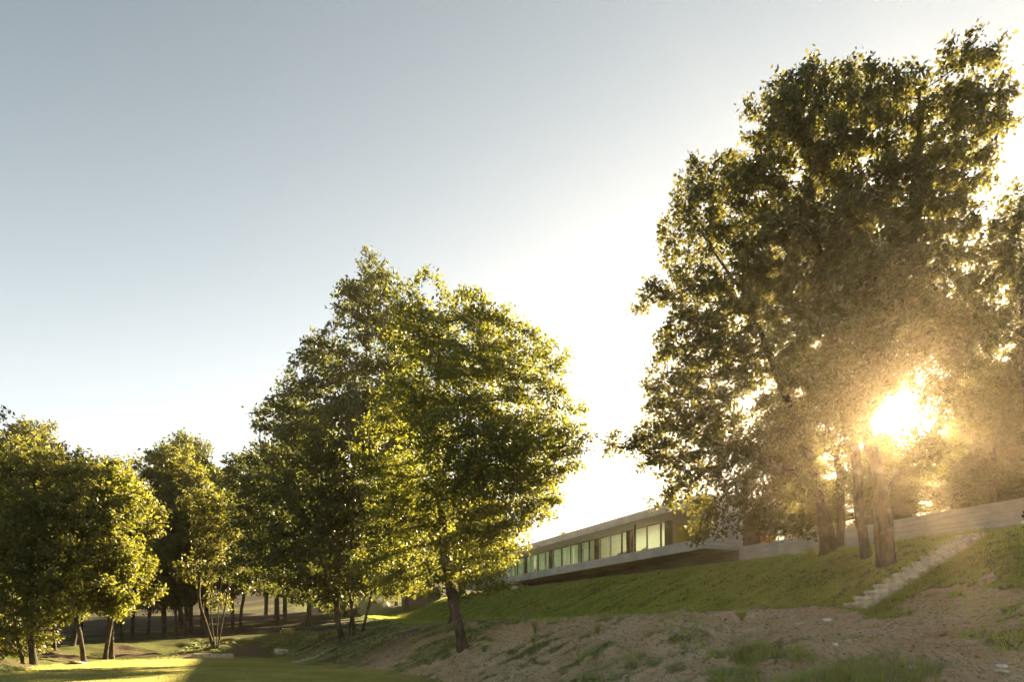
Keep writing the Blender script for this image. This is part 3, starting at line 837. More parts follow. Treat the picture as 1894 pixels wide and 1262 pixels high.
twin_tree = make_tree('broadleaf_tree', (13.85, 29.8, 3.37),
    [[(-0.19, 0.0, 0.0), (-0.33, 0.0, 1.89), (-0.8, 0.0, 4.25), (-2.22, 0.0, 7.79), (-3.63, 0.0, 11.56)], [(0.21, 0.0, 0.0), (-0.09, 0.0, 1.65), (-1.53, -0.6, 3.4), (-4.66, -1.0, 4.45)]],
    [(-4.81, 0, 16.52, 1.06, 1.2, 1.06), (-5.76, 0, 15.57, 0.83, 1.2, 0.94), (-6.58, 0, 13.92, 0.9, 1.2, 1.06), (-4.58, 0, 13.92, 1.65, 1.46, 1.42), (-5.76, 0, 11.8, 1.65, 1.46, 1.42), (-3.87, 0, 11.33, 1.89, 1.68, 1.65), (-6.23, 0, 9.67, 1.42, 1.34, 1.42), (-4.34, 0, 8.73, 2.12, 1.91, 1.89), (-2.22, 0, 8.26, 1.65, 1.57, 1.65), (-6.94, 0, 7.79, 1.06, 1.2, 1.06), (-5.52, 0, 6.37, 1.89, 1.68, 1.65), (-8.35, 0, 4.96, 0.99, 1.2, 0.66), (-6.94, 0, 4.25, 1.53, 1.29, 1.18), (-4.58, 0, 4.25, 2.12, 1.79, 1.65), (-2.45, 0, 4.96, 1.65, 1.57, 1.65), (-5.99, 0, 2.6, 1.3, 1.2, 0.94), (-3.63, 0, 2.36, 1.65, 1.29, 1.06), (-1.98, 0, 2.36, 1.42, 1.2, 1.06), (-5.64, 0, 0.94, 0.61, 1.2, 0.66), (-2.69, 0, 1.42, 1.06, 1.2, 0.71), (-7.76, 0, 11.44, 0.52, 1.2, 0.35), (-2.22, 0, 6.14, 1.42, 1.23, 1.18), (-3.4, 0, 4.72, 1.42, 1.23, 1.18), (-1.75, 0, 3.3, 1.42, 1.2, 0.94), (-0.8, 0, 7.32, 0.94, 1.2, 1.18), (-4.58, 0, 5.9, 1.18, 1.2, 1.06)],
    0.19, label='wide spreading tree with twin leaning stems at the top of the bank', dens=78, step=0.35, kill=0.4, infl=2.4, per=38, leaf=0.185, spread=0.18, leaves='leaf_warm', gap=sun_gap)

slim_tree = make_tree('broadleaf_tree', (14.9, 30.6, 3.61),
    [[(-0.22, 0.0, 0.0), (-0.15, 0.0, 1.79), (-0.29, 0.0, 3.97), (-1.02, 0.0, 6.39)]],
    [(-1.26, 0, 6.39, 1.7, 1.61, 1.7), (0.19, 0, 6.88, 1.21, 1.27, 1.45), (-0.05, 0, 4.21, 1.45, 1.38, 1.45), (-1.99, 0, 4.21, 1.45, 1.38, 1.45), (-1.5, 0, 2.52, 1.21, 1.2, 0.73), (0.32, 0, 2.76, 0.97, 1.2, 0.73)],
    0.17, label='slim straight trunk between the twin stems and the curved grey trunk', dens=78, step=0.35, kill=0.4, per=38, leaf=0.17, leaves='leaf_warm', gap=sun_gap)

edge_tree = make_tree('broadleaf_tree', (17.9, 23.2, 3.47),
    [[(0.06, 0.0, 0.0), (-0.03, 0.0, 1.54), (-0.39, 0.0, 5.21), (-0.58, 0.0, 9.25)]],
    [(-0.67, 0, 10.72, 0.83, 1.2, 0.73), (-1.13, 0, 9.62, 0.92, 1.2, 0.92), (0.16, 0, 9.62, 1.1, 1.2, 1.29), (-1.31, 0, 8.15, 1.1, 1.2, 1.1), (-0.03, 0, 7.05, 1.47, 1.4, 1.47), (-1.68, 0, 6.87, 0.92, 1.2, 0.92), (-0.76, 0, 5.58, 1.29, 1.2, 0.92), (0.89, 0, 4.48, 1.47, 1.4, 1.47), (1.44, 0, 7.79, 1.65, 1.75, 2.02)],
    0.2, label='leafy crown reaching in at the right edge of the view behind the stair top', dens=78, step=0.35, kill=0.38, per=36, leaf=0.165, leaves='leaf_warm', gap=sun_gap)

offside_tree = make_tree('broadleaf_tree', (-23.5, 27.0, -1.21),
    [[(0.05, 0.0, 0.0), (0.05, 0.0, 2.77), (0.48, 0.0, 5.98), (1.33, 0.0, 8.76)]],
    [(1.55, 0, 9.19, 1.18, 1.2, 1.07), (2.83, 0, 9.94, 0.68, 1.2, 0.47), (2.61, 0, 9.19, 0.75, 1.2, 0.34), (0.9, 0, 7.48, 1.28, 1.22, 1.28), (0.05, 0, 9.19, 1.28, 1.22, 1.28)],
    0.16, label='dark leaf sprays reaching in at the left edge above the bright crown', dens=50, step=0.38, infl=2.6, kill=0.45, per=34, leaf=0.17, leaves='leaf_dark', bark='bark_dark')

bright_tree = make_tree('broadleaf_tree', (-22.2, 31.7, -1.57),
    [[(0.01, 0.0, 0.0), (-0.19, 0.0, 2.15), (-0.06, 0.0, 4.4), (0.19, 0.0, 6.91), (-0.06, 0.0, 8.92)], [(-0.44, 0.0, 0.0), (-0.87, 0.0, 1.89), (-1.07, 0.0, 4.4)]],
    [(-0.31, 0, 9.17, 2.01, 1.67, 1.51), (1.44, 0, 8.92, 1.51, 1.25, 1.13), (-1.82, 0, 8.92, 1.51, 1.43, 1.51), (1.44, 0, 7.17, 1.76, 1.55, 1.51), (1.34, -2, 6.58, 2.12, 1.79, 1.65), (1.95, 0, 5.41, 1.13, 1.2, 1.25), (1.37, -1, 4.56, 1.82, 1.56, 1.46), (0.03, -1.5, 4.27, 1.91, 1.7, 1.67), (1.13, -1, 2.86, 1.46, 1.21, 1.09), (-0.09, -1, 1.88, 1.7, 1.27, 0.97), (1.19, 0, 3.4, 0.75, 1.2, 1.25), (-2.32, 0, 2.15, 1.25, 1.31, 1.51), (-2.32, 0, 5.91, 2.01, 2.03, 2.26), (-0.95, -0.5, 1.02, 1.24, 1.2, 0.69), (-0.03, 0.5, 1.77, 1.27, 1.2, 0.76), (-2.57, 0, 0.89, 1.25, 1.2, 0.88), (0.99, 0.5, 2.66, 0.89, 1.2, 0.89)],
    0.15, label='broad tree at the left edge with leaves lit yellow-green, hanging low over the lawn', dens=58, step=0.38, infl=2.6, kill=0.43, per=38, leaf=0.18, spread=0.2, leaves='leaf_grove', bark='bark_dark')

grove_a = make_tree('broadleaf_tree', (-29.6, 58.2, -0.59),
    [[(0.02, 0.0, 0.0), (-0.08, 0.0, 3.03), (0.06, 0.0, 8.56), (0.34, 0.0, 14.09)]],
    [(0.34, 0, 15.01, 2.07, 1.75, 1.61), (-0.91, 0, 13.17, 2.3, 2.08, 2.07), (1.86, 0, 13.17, 2.07, 1.97, 2.07), (0.48, 0, 10.4, 3.46, 2.95, 2.76), (-1.6, 0, 9.48, 2.07, 1.97, 2.07), (2.32, 0, 9.02, 2.07, 2.08, 2.3), (0.25, 0, 6.25, 3.46, 2.74, 2.3), (-1.14, 0, 3.95, 1.84, 1.42, 1.15), (1.86, 0, 4.18, 1.84, 1.42, 1.15)],
    0.2, label='thick straight dark trunk in the middle of the shaded grove', group='trees of the shaded grove', dens=25, step=0.55, infl=3.5, kill=0.59, per=48, leaf=0.28, core=5, spread=0.28, thin=0.04, twig=0.011, leaves='leaf_grove', bark='bark_dark')

grove_b = make_tree('broadleaf_tree', (-23.6, 40.0, -1.58),
    [[(0.13, 0.0, 0.0), (0.07, 0.0, 2.62), (-0.06, 0.0, 5.47), (0.42, 0.0, 8.64)]],
    [(0.42, 0, 10.22, 1.58, 1.5, 1.58), (-1.01, 0, 8.64, 1.58, 1.5, 1.58), (1.53, 0, 8.32, 1.58, 1.65, 1.9), (0.26, 0, 6.42, 2.38, 2.03, 1.9), (-1.17, 0, 4.84, 1.43, 1.35, 1.43), (1.53, 0, 4.52, 1.58, 1.35, 1.27), (0.1, 0, 3.57, 1.9, 1.35, 0.95)],
    0.15, label='upright trunk at the lawn edge, right one of the crossing pair', group='trees of the shaded grove', dens=42, step=0.45, infl=3, kill=0.5, per=46, leaf=0.24, core=7, spread=0.25, thin=0.035, twig=0.01, leaves='leaf_grove', bark='bark_dark')

grove_c = make_tree('broadleaf_tree', (-22.8, 36.4, -1.7),
    [[(0.0, 0.0, 0.0), (-0.26, 0.0, 1.78), (-0.54, 0.0, 2.99), (-0.17, 0.0, 5.53), (0.12, 0.0, 7.84)]],
    [(0.26, 0, 9.56, 1.15, 1.2, 1.15), (-0.17, 0, 7.84, 1.73, 1.51, 1.44), (-1.32, 0, 6.39, 1.44, 1.37, 1.44), (0.84, 0, 6.39, 1.44, 1.37, 1.44), (-0.17, 0, 4.66, 1.73, 1.44, 1.3), (-1.03, 0, 3.51, 1.15, 1.2, 0.72)],
    0.12, label='slender bent trunk at the edge of the sunlit lawn', group='trees of the shaded grove', dens=46, step=0.42, infl=3, kill=0.45, per=44, leaf=0.22, core=8, spread=0.22, thin=0.03, twig=0.01, leaves='leaf_grove', bark='bark_dark')

stem_cluster = make_tree('multi_stemmed_tree', (-20.4, 46.3, -1.08),
    [[(0.2, 0.0, 0.0), (-0.39, 0.0, 1.92), (-0.83, 0.0, 3.57), (-0.68, 0.0, 7.42)], [(0.27, 0.0, 0.0), (-0.02, 0.0, 2.65), (0.16, 0.0, 5.95)], [(0.35, 0.0, 0.0), (0.49, 0.0, 2.65), (0.79, 0.0, 5.59)], [(0.42, 0.0, 0.0), (1.01, 0.0, 3.39), (1.37, 0.0, 5.95)]],
    [(0.16, 0, 3.39, 0.95, 1.2, 0.59), (-0.68, 0, 5.22, 1.39, 1.2, 1.1), (1.08, 0, 5.59, 1.39, 1.2, 1.1), (0.2, 0, 7.42, 1.83, 1.74, 1.83), (-0.2, 0, 9.62, 1.65, 1.57, 1.65), (1.45, 0, 8.89, 1.1, 1.31, 1.65)],
    0.1, label='cluster of thin splayed stems with a pale sunlit tuft of leaves, at the lawn corner', dens=39, step=0.45, infl=3, kill=0.5, per=40, leaf=0.22, core=8, spread=0.22, thin=0.03, twig=0.01, leaves='leaf_grove', bark='bark_dark')

wall_tree = make_tree('broadleaf_tree', (24.9, 38.6, 5.04),
    [[(2.39, 0.0, 0.0), (2.33, 0.0, 2.69), (2.24, 0.0, 5.44), (2.09, 0.0, 8.19)]],
    [(2.24, 0, 9.72, 1.53, 1.38, 1.38), (0.86, 0, 8.19, 1.38, 1.31, 1.38), (3.61, 0, 8.19, 1.53, 1.45, 1.53), (2.39, 0, 6.36, 2.29, 1.96, 1.83), (0.56, 0, 5.75, 1.38, 1.31, 1.38), (3.92, 0, 5.13, 1.22, 1.31, 1.53), (2.09, 0, 4.22, 2.14, 1.45, 0.92)],
    0.2, label='tree with a stout trunk behind the retaining wall near the right edge', group='trees behind the retaining wall', dens=44, step=0.42, infl=3, kill=0.47, per=40, leaf=0.19, spread=0.22, leaves='leaf_warm', gap=sun_gap)

GR = 'trees of the shaded grove'
# source, x, y, turn, scale, height scale, label, lean
for src, x, y, rz, s, sh, label, lean in (
    (grove_c, -23.5, 39.4, 2.4, 1.0, 1.0, 'leaning trunk crossing the upright one at the lawn edge', (0.0, -0.24)),
    (grove_b, -32.7, 56.9, 1.1, 0.85, 1.05, 'thin trunk left of the ivy-lit trunk in the grove', (0, 0)),
    (grove_c, -32.3, 58.0, 4.0, 1.2, 1.1, 'trunk wrapped in sunlit leaves on the thin bright strip of grass', (0, 0.08)),
    (grove_b, -30.1, 56.6, 3.0, 0.9, 1.0, 'forked trunk between the leaf-wrapped one and the thick straight one', (0, -.05)),
    (grove_c, -27.8, 56.5, 5.2, 0.95, 1.1, 'small trunk leaning left beside the thick straight one', (0.0, -.30)),
    (grove_c, -27.6, 58.1, 0.7, 1.0, 1.2, 'thin trunk just left of the second thick one in the grove', (0, -.08)),
    (grove_a, -29.5, 62.7, 2.0, 0.95, 1.0, 'second thick upright trunk in the grove, right of the first', (0, 0)),
    (grove_c, -26.8, 59.0, 1.9, 1.1, 1.15, 'short dark trunk behind the splayed stems', (0, .12)),
    (grove_b, -24.3, 59.3, 5.5, 1.0, 1.15, 'left of the two close upright trunks beyond the splayed stems', (0, -.03)),
    (grove_c, -23.9, 59.9, 3.3, 1.1, 1.2, 'right of the two close upright trunks beyond the splayed stems', (0, .05)),
    (grove_a, -26.4, 39.4, 4.4, 0.72, 0.72, 'dark trunk deep in the shade left of the bent one', (0, .14)),
    (grove_b, -26.9, 41.5, 0.3, 1.0, 0.95, 'dark trunk beside a pale patch at the left of the grove', (0, .18)),
    (grove_b, -29.0, 40.0, 2.2, 1.1, 1.0, 'dark trunk under the left end of the bright crown', (0, .1)),
    (grove_a, -33.5, 45.0, 1.3, 0.85, 0.85, 'tree behind the bright crown at the left edge', (0, 0)),
    (grove_a, -38.0, 60.0, 3.6, 1.0, 0.95, 'rounded crown behind the left part of the grove', (0, 0)),
    (grove_a, -35.0, 72.0, 5.0, 1.15, 1.05, 'far crown showing in the dip of the grove skyline', (0, 0)),
    (grove_a, -24.0, 70.0, 0.9, 1.0, 1.0, 'crown behind the two close upright trunks', (0, 0)),
    (grove_b, -18.6, 63.0, 2.9, 1.35, 1.3, 'dark tree at the right end of the grove before the brown hillside', (0, 0)),
    (grove_a, -44.0, 76.0, 2.6, 1.1, 1.0, 'far tree at the left of the view beyond the grove', (0, 0)),
    (grove_a, -29.0, 84.0, 4.9, 1.2, 1.05, 'far tree behind the second thick trunk', (0, 0)),
    (grove_a, -22.0, 92.0, 1.7, 1.1, 0.8, 'far tree on the hillside left of the white sheds', (0, 0)),
    (grove_a, -50.0, 70.0, 0.4, 1.2, 1.1, 'far tree at the left edge of the view behind the bright crown', (0, 0)),
    (grove_b, -40.0, 68.0, 2.4, 1.5, 1.0, 'far dark tree left of the dip in the grove skyline', (0, 0)),
    (grove_a, -41.0, 86.0, 1.4, 1.3, 1.1, 'far tree behind the dip in the grove skyline', (0, 0)),
    (grove_b, -33.0, 74.0, 4.4, 1.5, 1.05, 'far tree behind the middle of the grove', (0, 0)),
    (grove_b, -26.0, 78.0, 5.4, 1.5, 1.05, 'far tree right of the middle of the grove', (0, 0)),
    (grove_a, -19.5, 80.0, 3.4, 1.1, 0.95, 'far tree between the grove and the tall shaded tree', (0, 0)),
    (grove_b, -15.0, 96.0, 0.4, 1.7, 1.0, 'far tree hidden behind the tall shaded tree', (0, 0)),
    (grove_a, -36.0, 100.0, 2.2, 1.4, 1.0, 'far hillside tree seen between the grove trunks', (0, 0)),
    (grove_a, -14.5, 122.0, 1.4, 1.5, 0.8, 'far wooded hillside tree above the left end of the board fence', (0, 0)),
    (grove_a, -20.0, 118.0, 3.4, 1.4, 0.7, 'far wooded hillside tree between the sheds and the fence', (0, 0)),
    (grove_b, -8.5, 116.0, 2.4, 1.8, 0.7, 'far wooded hillside tree above the right end of the board fence', (0, 0)),
    (grove_b, -26.5, 112.0, 0.9, 1.8, 0.7, 'far tree right behind the white sheds', (0, 0)),
    (grove_a, -33.0, 118.0, 5.9, 1.5, 0.8, 'far hillside tree behind and left of the white sheds', (0, 0)),
    (grove_a, -2.5, 112.0, 4.9, 1.3, 0.6, 'far tree in the gap before the end of the house', (0, 0)),
    (grove_a, -46.0, 112.0, 3.9, 1.5, 0.9, 'far hillside tree in the left of the grove background', (0, 0)),
    (grove_b, -6.5, 92.0, 1.2, 1.5, 0.8, 'dark bushy tree by the far board fence', (0, 0)),
    (grove_b, -3.4, 88.0, 4.2, 1.3, 0.75, 'dark bushy tree at the far end of the house', (0, 0)),
    (grove_c, -3.2, 34.6, 4.0, 0.9, 1.0, 'thin dark trunk close behind the leaning pale one', (0, -.22)),
):
    o = copy_tree(src, (x, y, gz(x, y) - .15), rz, (s, s, s * sh), label, lean); o['group'] = GR
    mt = {0: None, 1: 'leaf_dark', 2: 'leaf_oak', 3: 'leaf_dark'}[int(abs(x * 7 + y * 3)) % 4]
    if mt:
        for ch in o.children:
            if ch.name.startswith('crown'):
                ch.material_slots[0].link = 'OBJECT'; ch.material_slots[0].material = M[mt]
GW = 'trees behind the retaining wall'
for src, x, y, rz, s, sh, label, lean in (
    (grove_c, 21.3, 39.5, 2.4, 0.95, 0.6, 'thin trunk behind the wall right of the thickest trunk', (0, 0)),
    (grove_c, 23.0, 41.5, 0.4, 0.9, 0.55, 'second thin trunk behind the wall right of the thickest trunk', (0, .05)),
    (grove_c, 25.0, 45.5, 3.4, 1.0, 0.55, 'third thin trunk behind the wall, before the bright gap', (0, .02)),
    (grove_b, 31.5, 39.0, 5.2, 0.95, 0.95, 'stout tree behind the wall at the right edge', (0, 0)),
    (grove_b, 19.5, 46.0, 4.1, 0.9, 0.8, 'tree beyond the wall seen between the curved trunk and the slim one', (0, 0)),
    (grove_a, 27.5, 62.0, 1.1, 0.9, 0.6, 'far tree beyond the wall left of the thickest trunk', (0, 0)),
    (grove_a, 44.0, 60.0, 2.1, 0.8, 0.7, 'far tree beyond the wall under the sun', (0, 0)),
    (grove_a, 38.0, 45.0, 2.9, 0.8, 0.75, 'far tree beyond the wall near the right edge', (0, 0)),
    (grove_b, 29.5, 43.0, 1.2, 1.1, 0.62, 'leafy tree behind the wall between thin trunks and a stout one', (0, 0)),
    (grove_b, 33.5, 46.0, 3.1, 1.2, 0.9, 'leafy tree beyond the wall behind the stout trunk', (0, 0)),
    (grove_c, 27.0, 41.0, 5.1, 1.1, 0.6, 'fourth thin trunk behind the wall, right of the bright gap', (0, -.05)),
    (grove_b, 36.0, 52.0, 4.1, 1.3, 0.9, 'broad far tree beyond the wall toward the right edge', (0, 0)),
    (grove_c, 17.9, 38.2, 3.1, 0.8, 0.36, 'low sunlit bush behind the wall between the slim and curved trunks', (0, 0)),
    (grove_c, 20.6, 37.5, 5.1, 0.7, 0.30, 'low sunlit bush behind the wall right beside the thickest trunk', (0, 0)),
    (grove_a, 9.0, 100.0, 2.9, 0.9, 0.62, 'small crown above the far roof edge of the house', (0, 0)),
):
    o = copy_tree(src, (x, y, gz(x, y) - .15), rz, (s, s, s * sh), label, lean)
    o['group'] = GW
    for ch in o.children:
        if ch.name.startswith('crown'):
            ch.material_slots[0].link = 'OBJECT'; ch.material_slots[0].material = M['leaf_warm']

# ================================================================== grass and weeds
def blades(P, n_per, hgt, wid, lean, spread, name, mat, label, var=0.35, extra=None):
    n = len(P); src = np.repeat(np.arange(n), n_per); m_ = len(src)
    ang = rng.uniform(0, 2 * math.pi, m_)
    sp = spread[src] if isinstance(spread, np.ndarray) else spread
    r = sp * np.sqrt(rng.uniform(0, 1, m_))
    bx = P[src, 0] + np.cos(ang) * r; by = P[src, 1] + np.sin(ang) * r
    bz = ground(bx, by) - 0.01
    h = (hgt[src] if isinstance(hgt, np.ndarray) else hgt) * rng.uniform(0.5, 1.25, m_)
    w = (wid[src] if isinstance(wid, np.ndarray) else wid) * rng.uniform(.7, 1.3, m_)
    la = rng.uniform(0, 2 * math.pi, m_); lm = h * lean * rng.uniform(0.2, 1, m_)
    fa_ = rng.uniform(0, math.pi, m_)
    B0 = np.stack([bx - np.cos(fa_) * w / 2, by - np.sin(fa_) * w / 2, bz], -1)
    B1 = np.stack([bx + np.cos(fa_) * w / 2, by + np.sin(fa_) * w / 2, bz], -1)
    T = np.stack([bx + np.cos(la) * lm, by + np.sin(la) * lm, bz + h], -1)
    V = np.stack([B0, B1, T], 1).reshape(-1, 3)
    tone = np.clip(.5 + .2 * rng.normal(size=m_) + .9 * (fbm(bx * .8, by * .8, 41, 3) - .5), 0, 1)
    me = np_mesh(name, V, np.arange(m_ * 3).reshape(-1, 3), False, {"tone": np.repeat(tone, 3)})
    return tag(link(name, me, M[mat]), label, kind='stuff')
def scatter(n, x0, x1, y0, y1, keep, near=10.0, power=1.7):
    x = rng.uniform(x0, x1, n); y = rng.uniform(y0, y1, n)
    d = np.hypot(x, y)
    k = rng.uniform(0, 1, n) < np.minimum(1, (near / d) ** power)
    x, y = x[k], y[k]
    z, N, t, dd, c = ground(x, y, True)
    k = keep(x, y, N, t, dd, c)
    return np.stack([x[k], y[k]], -1)
def infov(x, y):                        # blades thin out gradually away from the part of the place that is looked at
    over = np.maximum(np.abs(x) - (0.80 * y + 2), 0)
    return (over < 14) & (rng.uniform(0, 1, len(x)) < 1 - over / 15)
stair_clear = lambda N, t: ~((t > 15.16) & (t < 16.12) & (N > 18.2) & (N < 24.3))
# turf of the bank
Pb = scatter(1050000, -22, 40, 6, 90, lambda x, y, N, t, d, c: infov(x, y) & (N > 14.5) & (N < 29.4) & (rng.uniform(0, 1, len(x)) < c ** 1.5) & stair_clear(N, t) & (d > 0), near=22, power=1.6)
db = np.hypot(Pb[:, 0], Pb[:, 1])
blades(Pb, 6, 0.085 + 0.05 * fbm(Pb[:, 0] * .7, Pb[:, 1] * .7, 12, 2) + 0.0006 * db, 0.012 + 0.00055 * db, 0.8, 0.05 + .0012 * db, 'bank_grass', 'grass', 'thick green grass covering the bank below the house')
# lawn
Pl = scatter(330000, -26, 8, 3, 50, lambda x, y, N, t, d, c: infov(x, y) & (d < 0.4), near=26, power=1.0)
blades(Pl, 6, 0.05, 0.03, 0.6, 0.12, 'lawn_grass', 'lawn', 'short mown grass of the lawn at the lower left')
# patchy growth on the earth slope
Pe = scatter(560000, -22, 26, 1, 48, lambda x, y, N, t, d, c: infov(x, y) & (d > 0.1) & (N < 18.6) & (rng.uniform(0, 1, len(x)) < np.where(t < 28, (c - .12) * .55 + .03, (c - .28) * 1.4)), near=14, power=1.2)
de = np.hypot(Pe[:, 0], Pe[:, 1])
blades(Pe, 7, 0.05 + 0.13 * fbm(Pe[:, 0] * .9, Pe[:, 1] * .9, 61, 3) ** 1.5, 0.010 + .0006 * de, 0.9, 0.06, 'slope_grass', 'weed', 'patchy grey-green grass and weeds on the earth slope')
Pd = scatter(130000, -16, 24, 2, 40, lambda x, y, N, t, d, c: infov(x, y) & (d > 0.5) & (N < 18.6) & (fbm(x * 1.3, y * 1.3, 71, 3) > .47), near=12, power=1.2)
blades(Pd, 2, 0.06, 0.012, 1.4, 0.08, 'dry_straw', 'straw', 'dry straw scattered over the bare earth')
# tall tufts close by at the lower right
def patch(cx, cy, rx, ry, n):
    a = rng.uniform(0, 2 * math.pi, n); r = np.sqrt(rng.uniform(0, 1, n))
    return np.stack([cx + np.cos(a) * r * rx, cy + np.sin(a) * r * ry], -1)
Pt = np.concatenate([patch(5.34, 15.05, .42, .45, 80), patch(4.56, 13.95, .6, .45, 60), patch(6.18, 14.65, .4, .35, 40), patch(5.95, 13.2, 1.0, .5, 170), patch(6.85, 13.0, .6, .45, 90), patch(6.97, 12.35, .7, .35, 90),
    patch(4.78, 17.6, .5, .5, 50), patch(4.9, 15.9, .5, .35, 40), patch(1.83, 16.2, .6, .4, 50), patch(3.1, 16.8, .7, .4, 50), patch(4.4, 18.4, .8, .25, 45), patch(4.9, 19.4, .9, .2, 40), patch(2.0, 18.3, .4, .7, 50), patch(8.0, 16.5, .7, .3, 30)])
Ht = np.concatenate([np.full(80, .30), np.full(60, .26), np.full(40, .18), np.full(170, .26), np.full(90, .26), np.full(90, .24), np.full(50, .14), np.full(40, .16), np.full(50, .16), np.full(50, .15), np.full(45, .12), np.full(40, .10), np.full(50, .13), np.full(30, .09)])
selt = rng.uniform(0, 1, len(Pt)) < .5
blades(Pt[selt], 11, Ht[selt], 0.017, 0.85, 0.10, 'tall_weeds', 'weed', 'taller grey-green weeds at the lower right of the slope')
blades(Pt[~selt], 11, Ht[~selt] * .85, 0.017, 0.85, 0.10, 'tall_grass', 'grass', 'taller tufts of fresh green grass at the lower right of the slope')
# fallen leaves, pebbles
def pebbles(P, size, name, mat, label):
    n = len(P)
    b0 = np.array([(1, 0, 0), (0, 1, 0), (-1, 0, 0), (0, -1, 0), (0, 0, .6), (0, 0, -.6)])
    f0 = np.array([(0, 1, 4), (1, 2, 4), (2, 3, 4), (3, 0, 4), (1, 0, 5), (2, 1, 5), (3, 2, 5), (0, 3, 5)])
    s = size * rng.uniform(.4, 1.5, n) ** 1.6
    a = rng.uniform(0, 6.28, n)
    V = b0[None] * (1 + .35 * rng.normal(size=(n, 6, 1))) * s[:, None, None] * np.array([1, .7, .7])
    Vx = V[:, :, 0] * np.cos(a)[:, None] - V[:, :, 1] * np.sin(a)[:, None]; Vy = V[:, :, 0] * np.sin(a)[:, None] + V[:, :, 1] * np.cos(a)[:, None]
    z = ground(P[:, 0], P[:, 1])
    V = np.stack([Vx + P[:, :1], Vy + P[:, 1:], V[:, :, 2] + z[:, None] + s[:, None] * .15], -1).reshape(-1, 3)
    F_ = (f0[None] + (np.arange(n) * 6)[:, None, None]).reshape(-1, 3)
    return tag(link(name, np_mesh(name, V, F_), M[mat]), label, kind='stuff')
kp = lambda x, y, N, t, d, c: infov(x, y) & (d > 0.3) & (N < 19) & (c < .45) & (t < 36)
pebbles(scatter(60000, -6, 24, 2, 36, kp, 10, 1.5), .026, 'gravel', 'stone', 'small pebbles and crumbs of earth over the dirt path')
pebbles(scatter(16000, -6, 24, 2, 36, kp, 10, 1.5), .032, 'earth_clods', 'clod', 'dark crumbs and clods of earth on the slope')
pebbles(scatter(3000, -6, 24, 2, 36, kp, 10, 1.5), .028, 'white_pebbles', 'stone_white', 'scattered whitish pebbles on the dirt path')

def rock(name, loc, sx, sy, sz, mat, label, cat='stone', rz=0.0, sub=2, group=None):
    import bmesh
    bm = bmesh.new(); bmesh.ops.create_icosphere(bm, subdivisions=sub, radius=1)
    s0 = random.uniform(0, 99)
    for v in bm.verts:
        q = v.co
        k = 1 + .5 * (float(vnoise(np.array([q.x * 1.7 + s0]), np.array([q.y * 1.7 + q.z * 2.1]), 3)[0]) - .5)
        v.co = Vector((max(-.8, min(.8, q.x)) * sx, max(-.75, min(.75, q.y)) * sy, max(-.6, min(.62, q.z)) * sz)) * k
    me = bpy.data.meshes.new(name); bm.to_mesh(me); bm.free()
    o = link(name, me, M[mat]); o.location = loc; o.rotation_euler = (random.uniform(-.15, .15), random.uniform(-.15, .15), rz)
    return tag(o, label, cat, group)
for x, y, sx, sy, sz, mt, lb in (
    (9.05, 19.6, .20, .11, .08, 'stone_white', 'pale angular stone lying below the foot of the stair'),
    (7.95, 18.9, .17, .10, .05, 'stone', 'flat grey stone on the path left of the pale angular one'),
    (9.61, 13.4, .11, .08, .07, 'stone_white', 'bright white stone at the lower right corner of the path'),
    (9.19, 12.85, .16, .10, .05, 'stone', 'flat grey slab just in front of the bright white stone'),
    (7.35, 12.5, .13, .08, .06, 'stone_white', 'whitish stone beside the tall grass tufts'),
    (7.2, 15.2, .07, .06, .06, 'stone_white', 'small round white stone left of the wheel ruts'),
    (10.58, 16.75, .12, .06, .05, 'brick_red', 'reddish brick shard at the edge of the path'),
    (7.67, 15.6, .19, .10, .04, 'stone', 'flat pale stone above the small round white one'),
    (0.32, 66.7, .45, .3, .35, 'stone_white', 'white stone block on the crest of the bank under the house'),
    (-14.9, 44.2, .55, .45, .3, 'stone', 'boulder at the lawn edge right of the long low stone'),
    (-22.6, 35.7, .95, .4, .12, 'stone', 'flat slab at the lawn edge by the bent trunk'),
):
    rock('stone', (x, y, gz(x, y) + sz * .3), sx, sy, sz, mt, lb, rz=random.uniform(0, 3))
b = MB(); b.box(-1.3, 1.3, -.22, .22, -.15, .3, .05)
o = b.build('stone_curb', M['stone'], loc=(-19.2, 43.8, gz(-19.2, 43.8)), bevel=.04); o.rotation_euler = (0, 0, -.1)
tag(o, 'long low stone block at the corner of the lawn', 'stone block')
# small stepping stones climbing the embankment behind the lawn
o = empty('stepping_stones', (-11.9, 37.3, gz(-11.9, 37.3)), ROT); tag(o, 'narrow flight of rough stones climbing the shaded embankment', 'steps')
for i in range(9):
    px_, py_ = -11.9 + NX * i * .26, 37.3 + NY * i * .26
    b = MB(); b.box(-.40, .40, -.13, .15, -.12, .05, .02)
    s_ = b.build('step', M['stone'], o, bevel=.015)
    s_.location = (0, i * .26, gz(px_, py_) - gz(-11.9, 37.3) + .02)

